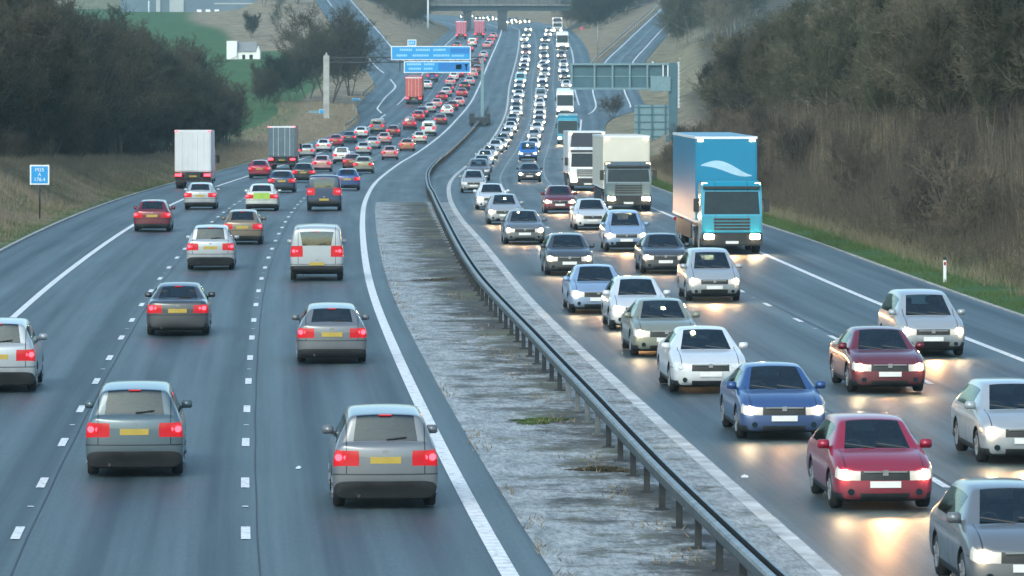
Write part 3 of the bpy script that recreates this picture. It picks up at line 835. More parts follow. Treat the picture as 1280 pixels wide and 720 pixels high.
for px, Yv, h in ((712, 1290, 9), (724, 1230, 7), (731, 1215, 9), (744, 1190, 8), (757, 1180, 8), (770, 1195, 8), (784, 1220, 9), (795, 1250, 10), (738, 1240, 9.5), (752, 1220, 9.5), (766, 1230, 10), (778, 1260, 11), (790, 1290, 12), (760, 1290, 12), (745, 1290, 12), (772, 1300, 13), (735, 1190, 6), (748, 1140, 6.5), (800, 1300, 12)):
    e = edges(Yv); x = X_at(px, Yv)
    t = float((x-e['mR'])/max(0.1, e['slipLin']-e['mR'])); t = min(1, max(0, t)); z = float(e['z']*(1-t)+e['zrs']*t)
    place_tree(DARK, x, Yv, z-0.2, h, 'hazy bare tree on the slope between the bridge and the entry slip road', gc)
gd = 'hazy trees along the entry slip road'
for px, Yv, h, a0 in ((846, 930, 7, 0), (858, 920, 8, 0), (872, 900, 9, 0), (900, 900, 12, 0), (912, 870, 12, 0), (843, 1020, 8, 0), (855, 1010, 10, 0), (878, 1000, 12, 0), (930, 900, 13, 0), (838, 1100, 8, 0), (846, 1120, 10, 0), (900, 1080, 13, 0), (925, 1000, 14, 0), (945, 960, 14, 0), (852, 900, 8.5, 0), (866, 880, 10, 0), (880, 860, 11, 0), (895, 840, 11, 0), (848, 980, 10, 0), (868, 970, 12, 0), (890, 960, 13, 0), (858, 1060, 10, 0), (880, 1050, 12, 0), (905, 1020, 13, 0),
        (850, 1150, 10, 0), (868, 1140, 11, 0), (890, 1130, 12, 0), (920, 940, 13, 0), (838, 1200, 8, 0), (915, 1120, 13, 0), (935, 1050, 14, 0), (862, 1240, 12, 0), (885, 1230, 13, 0), (910, 1220, 14, 0), (840, 1290, 12, 0)):
    far_tree(px, Yv, h, BROWN, 'hazy bare tree on the bank beside the entry slip road', gd)
ge = 'distant trees on the hillside beyond the bridge'
for k in range(70):
    Yv = random.uniform(1420, 2100); px = random.uniform(60, 1000)
    x = X_at(px, Yv); e = edges(Yv)
    if abs(x-float((e['l']+e['r'])/2)) < 40: continue
    side = 'L' if x < float(e['r']) else 'R'
    a = side_a_from_px(side, px, Yv); z = ground_z(side, max(a, 0), Yv)[1]
    place_tree(DARK, x, Yv, z-0.3, random.uniform(10, 15), 'faint bare tree on the far hillside at the top of the frame', ge)

# ------------------------------------------------------------------ scrub, reeds and grass (uncountable)
def blades(name, X, Y, Z, h, w, lean, mat, curve=0.0):
    n = len(X); th = RNG.random(n)*2*np.pi
    ax = np.cos(th)*w/2; ay = np.sin(th)*w/2
    lx = RNG.normal(size=n)*lean*h; ly = RNG.normal(size=n)*lean*h
    V = np.empty((n, 3, 3))
    V[:, 0] = np.stack([X-ax, Y-ay, Z], -1); V[:, 1] = np.stack([X+ax, Y+ay, Z], -1); V[:, 2] = np.stack([X+lx, Y+ly, Z+h], -1)
    o = link_mesh(name, np_mesh(name, V.reshape(-1, 3), np.arange(3*n).reshape(-1, 3), [mat]))
    o['kind'] = 'stuff'; return o
def scatter(side, n, y0, y1, a0, a1, clump_s=0.35, thr=-0.25):
    Yv = y0+(y1-y0)*RNG.random(n)**1.15; a = a0+(a1-a0)*RNG.random(n)
    e = edges(Yv)
    x = e['outL']-a if side == 'L' else e['outR']+a
    z0 = e['z']; hh = left_h(a, Yv) if side == 'L' else right_h(a, Yv)
    cl = np.array([mnoise.noise(Vector((float(p)*clump_s, float(q)*clump_s*0.6, 1.7))) for p, q in zip(x, Yv)])
    k = cl > thr
    return x[k], Yv[k], (z0+hh)[k], a[k], cl[k]
# brown thicket on the right bank: stems with side twigs
x, y, z, a, cl = scatter('R', 60000, 120, 420, 2.5, 12.5, 0.30, -0.45)
hgt = np.interp(a, [2.5, 3.6, 5.5, 12.5], [0.4, 1.2, 2.4, 2.9])*(0.55+0.6*RNG.random(len(a)))*(1+0.5*cl)
blades('thicket', x, y, z-0.05, hgt, 0.022, 0.16, M['scrub'])
n = len(x)
idx = RNG.integers(0, n, 70000); t = 0.25+0.7*RNG.random(70000)
P0 = np.stack([x[idx]+RNG.normal(size=70000)*0.05, y[idx], z[idx]+hgt[idx]*t], -1)
D = RNG.normal(size=(70000, 3))*np.array([0.28, 0.28, 0.12])+np.array([0, 0, 0.32])
v, f = prisms(P0, P0+D*(0.5+0.9*RNG.random((70000, 1))), np.full(70000, 0.007), np.full(70000, 0.003), 3)
o = link_mesh('thicket', np_mesh('thicket', v, f, [M['scrub']])); o['kind'] = 'stuff'
x, y, z, a, cl = scatter('R', 16000, 130, 400, 5.0, 11.5, 0.4, 0.0)
blades('pale_reeds', x, y, z-0.05, 1.9+1.6*RNG.random(len(x)), 0.02, 0.08, M['dry_grass'])
n = 3200; Yv = 56+150*RNG.random(n)**1.5; u = np.where(RNG.random(n) < .6, 2.75+0.45*RNG.normal(size=n)*.6, 0.75+0.2*RNG.normal(size=n))
cl = np.array([mnoise.noise(Vector((float(p)*0.8, float(q)*0.5, 5.5))) for p, q in zip(u, Yv)])
k = (cl > 0.12) & (u > 0.6) & (u < 3.3)
blades('weeds', (xr(Yv)+u)[k], Yv[k], zr(Yv)[k]+0.004, 0.04+0.10*RNG.random(int(k.sum())), 0.03, 0.5, M['green_grass'] if False else M['dry_grass'])
x, y, z, a, cl = scatter('R', 60000, 110, 460, 1.6, 6.0, 0.5, -0.35)
blades('dry_grass', x, y, z-0.03, 0.25+0.45*RNG.random(len(x)), 0.02, 0.35, M['dry_grass'])
x, y, z, a, cl = scatter('R', 80000, 105, 470, 0.15, 4.2, 0.5, -0.4)
blades('green_grass', x, y, z-0.02, (0.08+0.2*RNG.random(len(x)))*(1+0.6*cl), 0.02, 0.45, M['green_grass'])
x, y, z, a, cl = scatter('L', 70000, 165, 470, 0.5, 9.0, 0.45, -0.55)
blades('dry_grass', x, y, z-0.03, (0.22+0.45*RNG.random(len(x)))*np.interp(a, [0.5, 2, 9], [.4, .8, 1.2]), 0.024, 0.40, M['dry_grass'])
x, y, z, a, cl = scatter('L', 30000, 165, 400, 0.3, 4.5, 0.35, -0.05)
blades('green_grass', x, y, z-0.02, 0.12+0.2*RNG.random(len(x)), 0.022, 0.45, M['green_grass'])
x, y, z, a, cl = scatter('L', 22000, 470, 700, 0.3, 12, 0.2, -0.4)
blades('dry_grass', x, y, z-0.03, 0.3+0.4*RNG.random(len(x)), 0.05, 0.4, M['dry_grass'])
# bushes at the foot of the left wood and scattered on the right bank
for k in range(20):
    Yv = random.uniform(205, 430); xx, zz = ground_z('L', random.uniform(6.5, 8.5), Yv)
    r = place_tree(BUSH, xx, Yv, zz-0.1, random.uniform(1.6, 2.8), 'low twiggy bush at the foot of the left wood', 'bushes under the left wood', 'bush', 'bush', 3.2)
for k in range(64):
    Yv = random.uniform(135, 400); xx, zz = ground_z('R', random.uniform(3.8, 11.0), Yv)
    r = place_tree(BUSH, xx, Yv, zz-0.1, random.uniform(1.8, 3.6), 'twiggy brown bush in the thicket on the right bank', 'bushes on the right bank', 'bush', 'bush', 3.2)
# mounded bush at the nose of the entry slip road
xx = X_at(766, 655); r = place_tree(BUSH, xx, 655, float(zr(655))+0.1, 3.2, 'dark green rounded bush at the kerb by the entry slip road', None, 'bush', 'bush', 3.2, 1.2)
# ------------------------------------------------------------------ motorway bridge
def bridge():
    Yb = 1262.0; zs = Z_at(13.5, Yb)          # soffit
    root = empty('road_bridge', (0, Yb, zs))
    tag(root, 'long flat blue-grey road bridge on concrete piers crossing the whole motorway', 'bridge')
    x0, x1 = X_at(395, Yb), X_at(760, Yb)
    m = MB(); xa, xb = X_at(518, Yb), X_at(742, Yb)
    for y in (0.0, 3.2, 6.4, 9.6): m.box(xa, xb, y, y+0.5, 0, 1.35)
    m.build('girder', [M['deck_blue']], root)
    MB().box(xa-30, xb+24, -0.8, 11.0, 1.353, 1.75).build('deck', [M['concrete_dark']], root)
    p = MB()
    for y in (-0.75, 10.8):
        for k in range(4): p.box(xa-30, xb+24, y, y+0.08, 1.95+0.32*k, 2.05+0.32*k)
        for k in range(40): p.box(xa-30+k*2.4, xa-29.92+k*2.4, y+0.081, y+0.16, 1.751, 3.0)
    p.build('parapet', [M['deck_blue']], root)
    for px, w in ((584, 2.0), (628, 2.6)):
        x = X_at(px, Yb); gz = float(zr(Yb))-zs-0.5
        pm = MB()
        for y in (0.5, 5.0, 9.0): pm.box(x-w/2, x+w/2, y, y+1.0, gz, -0.4)
        pm.box(x-w/2-0.25, x+w/2+0.25, 0.3, 10.2, -0.399, -0.01)
        pm.build('pier', [M['pier']], root)
    for px, s in ((525, -1), (735, 1)):
        x = X_at(px, Yb); v = MB(); gz = float(zr(Yb))-zs
        vs = [(x-s*7, 0.4, gz-0.6), (x+s*1, 0.4, -0.05), (x+s*14, 0.4, -0.05), (x+s*14, 0.4, gz-0.6)]
        vs2 = [(a, 10.0, c) for a, b, c in vs]
        fs = [(0, 1, 2, 3), (7, 6, 5, 4)]+[(i, (i+4), ((i+1) % 4)+4, (i+1) % 4) for i in range(4)]
        v.add(vs+vs2, fs); v.build('abutment', [M['pier']], root)
bridge()
def pole(name, px, row_base, Yv, h, r, mat, label, cat, extra=None):
    x = X_at(px, Yv); z = Z_at(row_base, Yv)
    root = empty(name, (x, Yv, z)); tag(root, label, cat)
    MB().tube((0, 0, -0.3), (0, 0, h), r, r*0.7, 10).build('mast', [mat], root, True)
    if extra: extra(root)
    return root
pole('camera_mast', 535, 40, 1180, 9.0, 0.28, M['sign_white'], 'white mast standing left of the bridge opening', 'mast', lambda r: MB().box(-0.35, 0.35, -0.3, 0.5, 8.9, 9.5).build('camera_housing', [M['sign_white']], r, bevel=0.05))
pole('lamp_post', 747, 72, 905, 7.2, 0.12, M['galv'], 'slim grey lamp post on the verge before the entry slip road', 'lamp post', lambda r: MB().box(-0.15, 0.15, -1.2, 0.1, 7.1, 7.25).build('lamp_head', [M['galv']], r, bevel=0.03))
pole('marker_board', 727, 46, 1000, 1.6, 0.06, M['galv'], 'small red and white marker board on a post by the far hard shoulder', 'marker board', lambda r: (MB().box(-0.4, 0.4, -0.1, -0.05, 1.5, 2.2).build('board', [M['box_rose2']], r))) if 'box_rose2' in M else None

# ------------------------------------------------------------------ sign gantry on the left
def left_gantry():
    Yg = 640.0; s = F/Yg
    zg = float(zr(Yg)); bx = X_at(408, Yg); cx = X_at(603, Yg)
    gz = ground_z('L', side_a_from_px('L', 408, Yg), Yg)[1]
    root = empty('sign_gantry', (bx, Yg, gz)); tag(root, 'tall pale-post gantry carrying two large blue direction signs over the outbound lanes', 'sign gantry')
    H = Z_at(72, Yg)-gz; W = cx-bx
    MB().box(-0.42, 0.42, -0.42, 0.42, -0.8, H+0.3).tube((0, 0, H+0.3), (0, 0, H+0.75), 0.22, 0.05).build('post', [M['concrete']], root, bevel=0.04)
    zc = zg-gz
    MB().box(W-0.22, W+0.22, -0.22, 0.22, zc-0.3, H).build('post', [M['sign_rail']], root, bevel=0.04)
    b = MB(); z0, z1 = H-0.75, H+0.1
    b.box(0.43, W-0.36, -0.35, -0.2, z0, z0+0.16).box(0.43, W-0.36, 0.2, 0.35, z0, z0+0.16).box(0.43, W-0.36, -0.35, -0.2, z1-0.16, z1).box(0.43, W-0.36, 0.2, 0.35, z1-0.16, z1)
    n = 22
    for k in range(n):
        xa, xb = 0.6+(W-1.2)*k/n, 0.6+(W-1.2)*(k+1)/n
        p, q = (z0+0.16, z1-0.16) if k % 2 else (z1-0.16, z0+0.16)
        b.tube((xa, -0.27, p), (xb, -0.27, q), 0.05, n=5).tube((xa, 0.27, p), (xb, 0.27, q), 0.05, n=5)
    b.build('truss', [M['galv_dark']], root)
    def P(px, py): return (px-408)/s, Z_at(py, Yg)-gz
    def board(x0, y0, x1, y1, patches, tab=None):
        X0, Z1 = P(x0, y0); X1, Z0 = P(x1, y1)
        f = MB().box(X0, X1, -0.62, -0.52, Z0, Z1).build('sign_board', [M['sign_white']], root)
        MB().box(X0+0.12, X1-0.12, -0.65, -0.622, Z0+0.12, Z1-0.12).build('sign_face', [M['sign_blue']], f)
        pm, lm = MB(), MB()
        for (a, b_, c, d, kind) in patches:
            A, D = P(a, b_); B, Cc = P(c, d)
            (pm if kind == 'p' else lm).box(A, B, -0.665, -0.652, Cc, D)
        if pm.v: pm.build('panel', [M['sign_deep']], f)
        if lm.v: lm.build('legend', [M['sign_faded']], f)
    def words(x, y, n, h=2.6, w=1.7, gap=.55):
        return [(x+k*(w+gap), y, x+k*(w+gap)+w, y+h, 'l') for k in range(n)]
    board(489, 57.5, 588.5, 75, [(563, 60.5, 587, 66.5, 'p')]+words(500, 61, 7)+words(520, 61, 8)+words(542, 61, 7)+words(496, 68, 6)+words(516, 68, 9)+words(542, 68, 9)+words(565, 68.5, 7, 2.2))
    board(505, 76.5, 588.5, 91, [(548, 78.5, 586, 88.5, 'p')]+words(509, 79, 8)+words(530, 79, 6)+words(511, 84.5, 7)+words(530, 84.5, 5)+[(570, 80.5, 577, 86.5, 'l'), (582.2, 80, 583.6, 88, 'l'), (581.0, 80, 584.8, 82, 'l')])
    board(509.5, 49.5, 520.5, 57.2, words(511.5, 52, 3, 3))
    br = MB()
    for px in (500, 520, 545, 570): X, _ = P(px, 60); br.box(X-0.08, X+0.08, -0.519, -0.36, P(0, 89)[1], P(0, 58)[1])
    br.build('bracket', [M['galv_dark']], root)
left_gantry()
# dark steel guard around the gantry's central foot
def foot_guard():
    Yg = 634; x = X_at(603, Yg)-0.3; z = float(zr(Yg))
    root = empty('gantry_foot_guard', (x, Yg, z)); tag(root, 'dark angular steel guard wrapped round the foot of the gantry post in the reservation', 'crash guard')
    m = MB(); m.box(-1.5, -0.8, -6, 5, 0.1, 1.35).box(0.8, 1.4, -6, 3, 0.1, 1.35).box(-1.4, 1.35, -9.5, -6.02, 0.1, 0.9)
    m.build('guard_rail', [M['galv_dark']], root, bevel=0.03)
    q = MB()
    for y in (-5, -1, 3):
        q.box(-1.05, -0.9, y, y+0.15, -0.1, 0.249).box(0.9, 1.05, y-0.5, y-0.35, -0.1, 0.249)
    q.build('support', [M['galv_dark']], root)
    MB().box(-0.6, 0.6, -0.6, 1.2, 0, 0.7).build('plinth', [M['concrete_dark']], root, bevel=0.05)
foot_guard()

# ------------------------------------------------------------------ cantilever sign on the right, seen from behind
def right_gantry():
    Yg = 505.0; s = F/Yg; bx = X_at(842, Yg)
    gz = ground_z('R', side_a_from_px('R', 842, Yg), Yg)[1]
    root = empty('cantilever_sign_gantry', (bx, Yg, gz)); tag(root, 'grey cantilever gantry on the right with the framed back of a large motorway sign', 'sign gantry')
    def P(px, py): return (px-842)/s, Z_at(py, Yg)-gz
    zt = P(0, 79)[1]; zb = P(0, 112)[1]
    MB().box(-0.55, 0.42, -0.45, 0.45, -1.5, zt+0.05).box(-0.9, 0.8, -0.8, 0.8, -1.5, 0.25).build('post', [M['sign_back']], root, bevel=0.04)
    m = MB().box(0.421, 0.62, -0.12, 0.12, P(0, 135)[1], zt+0.1)
    for k in range(14): m.box(0.62, 0.74, -0.2, 0.2, P(0, 134)[1]+k*0.42, P(0, 134)[1]+k*0.42+0.05)
    m.build('ladder', [M['sign_white']], root)
    x0 = P(713, 0)[0]; x1 = -0.56
    MB().box(x0+0.1, x1, 0.10, 0.22, zb+0.05, zt-0.05).build('sign_panel', [M['sign_back']], root)
    f = MB(); f.box(x0, x1, -0.28, 0.095, zt-0.22, zt).box(x0, x1, -0.28, 0.095, zb, zb+0.22).box(x0+0.1, x1, 0.03, 0.098, (zt+zb)/2-0.05, (zt+zb)/2+0.06)
    for px in (713.6, 742, 764.5, 786, 808): X = P(px, 0)[0]; f.box(X, X+0.2, -0.27, 0.094, zb+0.221, zt-0.221)
    f.build('frame', [M['sign_rail']], root)
    X = P(813, 0)[0]; X2 = P(838, 0)[0]
    MB().box(X, X2, -0.75, -0.29, P(0, 114)[1], P(0, 96)[1]).build('equipment_cabinet', [M['sign_rail']], root, bevel=0.03)
    d = MB()
    for px in (828, 834): X = P(px, 0)[0]; d.box(X, X+0.12, -0.5, -0.3, P(0, 95.5)[1], zt-0.23)
    d.build('cable_duct', [M['sign_white']], root)
    X = P(816, 0)[0]; MB().tube((X, -0.1, zt+0.002), (X, -0.1, zt+0.2), 0.12, 0.08).build('sensor', [M['sign_white']], root, True)
right_gantry()
def back_sign():
    Yg = 540.0; s = F/Yg; cx = X_at(815, Yg)
    gz = ground_z('R', side_a_from_px('R', 815, Yg), Yg)[1]
    root = empty('direction_sign', (cx, Yg, gz)); tag(root, 'ridged grey back of a roadside direction sign on posts below the cantilever gantry', 'road sign')
    z1 = Z_at(131, Yg)-gz; z0 = Z_at(174, Yg)-gz
    MB().box(-2.1, 2.1, 0, 0.06, z0, z1).build('sign_panel', [M['sign_rail']], root)
    m = MB()
    for k in range(5): z = z0+0.3+(z1-z0-0.6)*k/4; m.box(-2.1, 2.1, -0.07, -0.003, z-0.06, z+0.06)
    m.build('rail', [M['sign_back']], root)
    for x in (-1.6, 0, 1.6): MB().box(x-0.1, x+0.1, -0.22, -0.072, -0.5, z1).build('post', [M['sign_back']], root)
back_sign()

# ------------------------------------------------------------------ small signs and posts
def text_mesh(txt, size, mat, name, parent, loc):
    cu = bpy.data.curves.new('t', 'FONT'); cu.body = txt; cu.size = size; cu.align_x = 'CENTER'; cu.align_y = 'CENTER'; cu.extrude = 0.002
    o = bpy.data.objects.new('t', cu); C.objects.link(o)
    bpy.context.view_layer.update(); dg = bpy.context.evaluated_depsgraph_get()
    me = bpy.data.meshes.new_from_object(o.evaluated_get(dg), depsgraph=dg); bpy.data.objects.remove(o)
    me.materials.clear(); me.materials.append(mat)
    q = link_mesh(name, me, parent); q.location = loc; q.rotation_euler = (R(90), 0, 0); return q
def location_sign():
    Yg = 228.0; s = F/Yg
    a = side_a_from_px('L', 50, Yg); gx, gz = ground_z('L', a, Yg)
    root = empty('location_sign', (X_at(49.5, Yg), Yg, gz)); tag(root, 'small blue white-bordered location sign on a thin dark post on the left bank', 'road sign')
    zc = Z_at(218.5, Yg)-gz; h = 0.50
    MB().tube((0, 0.06, -0.4), (0, 0.06, zc+0.4), 0.04, n=8).build('post', [M['trim']], root, True)
    f = MB().box(-0.49, 0.49, -0.01, 0.012, zc-h, zc+h).build('sign_board', [M['sign_white']], root, bevel=0.004)
    MB().box(-0.42, 0.42, -0.018, -0.0105, zc-h+0.07, zc+h-0.07).build('sign_face', [M['sign_blue']], f)
    for t, z, sz in (('M25', zc+0.25, .26), ('A', zc+0.01, .24), ('176.4', zc-0.24, .26)): text_mesh(t, sz, M['sign_white'], 'legend', f, (0, -0.021, z))
location_sign()
def small_blue(px, row, Yg, w, h, label, plate=False, hgt=1.6):
    a = side_a_from_px('L', px, Yg); gx, gz = ground_z('L', a, Yg)
    zc = Z_at(row, Yg)-gz
    root = empty('small_sign', (X_at(px, Yg), Yg, gz)); tag(root, label, 'road sign')
    MB().tube((0, 0.06, -0.4), (0, 0.06, zc+h/2), 0.05, n=8).build('post', [M['galv']], root, True)
    f = MB().box(-w/2, w/2, -0.01, 0.012, zc-h/2, zc+h/2).build('sign_board', [M['sign_faded']], root, bevel=0.004)
    m = MB().box(-w/2+0.1, w/2-0.1, -0.02, -0.0105, zc-h/2+0.1, zc+h/2-0.1).build('sign_face', [M['sign_blue']], f)
    t = MB()
    for k in range(3): t.add([(-0.25+0.22*k, -0.024, zc-0.3), (-0.15+0.22*k, -0.024, zc-0.3), (-0.05+0.22*k, -0.024, zc+0.3), (-0.15+0.22*k, -0.024, zc+0.3)], [(0, 1, 2, 3)])
    t.build('legend', [M['sign_deep']], f)
    if plate: MB().box(-w/2-1.5, -w/2-0.01, 0.02, 0.05, zc-0.5, zc+0.55).build('backing_plate', [M['sign_rail']], root)
small_blue(404, 143, 655, 1.2, 1.5, 'small blue sign with pale side plate at the foot of the left gantry post', True)
small_blue(445, 128, 718, 1.3, 1.3, 'small blue marker sign beside the kerb where the exit slip road begins')
def marker_post(px, row, label, wood=False):
    Yg = 160.0
    a = side_a_from_px('R', px, Yg); gx, gz = ground_z('R', a, Yg)
    root = empty('marker_post', (X_at(px, Yg), Yg, gz)); tag(root, label, 'marker post')
    H = Z_at(321, Yg)-gz
    MB().box(-0.055, 0.055, -0.03, 0.03, -0.3, H-0.12).build('shaft', [M['sign_white']], root, bevel=0.01)
    MB().box(-0.058, 0.058, -0.033, 0.033, H-0.119, H).build('cap', [M['trim']], root, bevel=0.01)
    MB().box(-0.035, 0.035, -0.038, -0.031, H-0.30, H-0.18).build('reflector', [M['tail_off']], root)
marker_post(1181, 345, 'white marker post with black top standing on the right grass verge')
def guard_rail(name, pts, label, mat='timber', h=0.75):
    Y0 = pts[0][1]; x0, z0 = pts[0][0], pts[0][2]
    root = empty(name, (x0, Y0, z0)); tag(root, label, 'guard rail')
    m = MB(); posts = MB()
    for (a, b) in zip(pts, pts[1:]):
        A = (a[0]-x0, a[1]-Y0, a[2]-z0); B = (b[0]-x0, b[1]-Y0, b[2]-z0)
        vs = []
        for (X, Yv, Z) in (A, B): vs += [(X-0.06, Yv, Z+h-0.32), (X-0.06, Yv, Z+h), (X+0.06, Yv, Z+h), (X+0.06, Yv, Z+h-0.32)]
        m.add(vs, [(0, 1, 5, 4), (1, 2, 6, 5), (2, 3, 7, 6), (3, 0, 4, 7), (0, 3, 2, 1), (4, 5, 6, 7)])
    m.build('rail', [M[mat]], root)
    for k, a in enumerate(pts):
        o = MB().box(-0.07, 0.07, 0.0, 0.14, -0.3, h-0.35).build('post', [M[mat]], root); o.location = (a[0]-x0, a[1]-Y0, a[2]-z0)
def along(side, y0, y1, off, step=6):
    out = []
    for Yv in np.arange(y0, y1, step):
        x, z = ground_z(side, off, Yv); out.append((x, float(Yv), z))
    return out
guard_rail('guard_rail', along('L', 612, 700, 0.5), 'low pale rail along the left verge in front of the gantry post')
guard_rail('guard_rail', along('L', 730, 830, 0.5, 8), 'low pale rail on the verge along the start of the exit slip road')
def slip_fence():
    pts = []
    for Yv in np.arange(845, 1260, 10):
        e = edges(Yv); pts.append((float(e['slipLin'])-1.3, float(Yv), float(e['zrs'])-0.1))
    guard_rail('guard_rail', pts, 'long pale rail climbing along the left side of the entry slip road', 'concrete', 0.9)
slip_fence()

# ------------------------------------------------------------------ buildings on the left
def cottage():
    Yg = 885.0; s = F/Yg; cx = X_at(304, Yg)
    gz = ground_z('L', side_a_from_px('L', 304, Yg), Yg)[1]
    root = empty('cottage', (cx, Yg, gz)); tag(root, 'small white cottage with grey roof in the green field on the left', 'house')
    h = 3.4
    MB().box(-3.2, 3.2, 0, 5, -1.5, 1.6).build('wall', [M['render_white']], root)
    MB().box(-3.21, -1.2, -0.6, 4.4, -1.5, h+0.2).build('gable_wing', [M['render_white']], root)
    r = MB(); vs = [(-1.19, -0.3, 1.55), (2.6, -0.3, 1.55), (2.6, 2.5, h), (-1.19, 2.5, h), (2.6, 5.3, 1.55), (-1.19, 5.3, 1.55)]
    r.add(vs, [(0, 1, 2, 3), (3, 2, 4, 5), (0, 5, 4, 1), (1, 4, 2), (0, 3, 5)]); r.build('roof', [M['slate']], root)
    g = MB(); g.add([(2.61, -0.5, -1.5), (3.3, -0.5, -1.5), (3.3, -0.5, 1.6), (2.95, -0.5, 2.7), (2.61, -0.5, 1.6), (2.61, 1.5, -1.5), (3.3, 1.5, -1.5), (3.3, 1.5, 1.6), (2.95, 1.5, 2.7), (2.61, 1.5, 1.6)],
                    [(0, 1, 2, 3, 4), (9, 8, 7, 6, 5)]+[(i, i+5, (i+1) % 5+5, (i+1) % 5) for i in range(5)]); g.build('porch', [M['render_white']], root)
    MB().box(-0.2, 0.4, -0.02, -0.001, -0.2, 0.9).box(1.2, 1.9, -0.02, -0.001, -0.2, 0.9).build('window', [M['glass']], root)
cottage()
def works():
    Yg = 1275.0; s = F/Yg
    x0, x1 = X_at(150, Yg), X_at(330, Yg)
    gz = Z_at(16, Yg)
    root = empty('industrial_building', ((x0+x1)/2, Yg, gz)); tag(root, 'long blue-grey industrial building with rows of pale windows beyond the field', 'factory')
    w = (x1-x0)/2
    MB().box(-w, w, 0, 18, -3, 9).build('wall', [M['clad_blue']], root)
    MB().box(-w+14, -w+18, -0.5, -0.002, -3, 9).box(-w+10.2, -w+11.4, -0.5, -0.002, -3, 9).build('pale_bay', [M['clad_pale']], root)
    for z in (0.25, 3.9):
        for px in (249, 260, 271): X = X_at(px, Yg)-root.location.x; MB().box(X-0.65, X+0.65, -0.08, -0.003, z, z+0.7).build('window', [M['sign_white']], root)
    MB().box(w-14, w, -0.12, -0.003, 2.4, 2.8).build('fascia', [M['clad_pale']], root)
works()
pole('flag_pole', 186, 19, 1255, 4.0, 0.22, M['sign_white'], 'short white pole in front of the industrial building', 'pole')
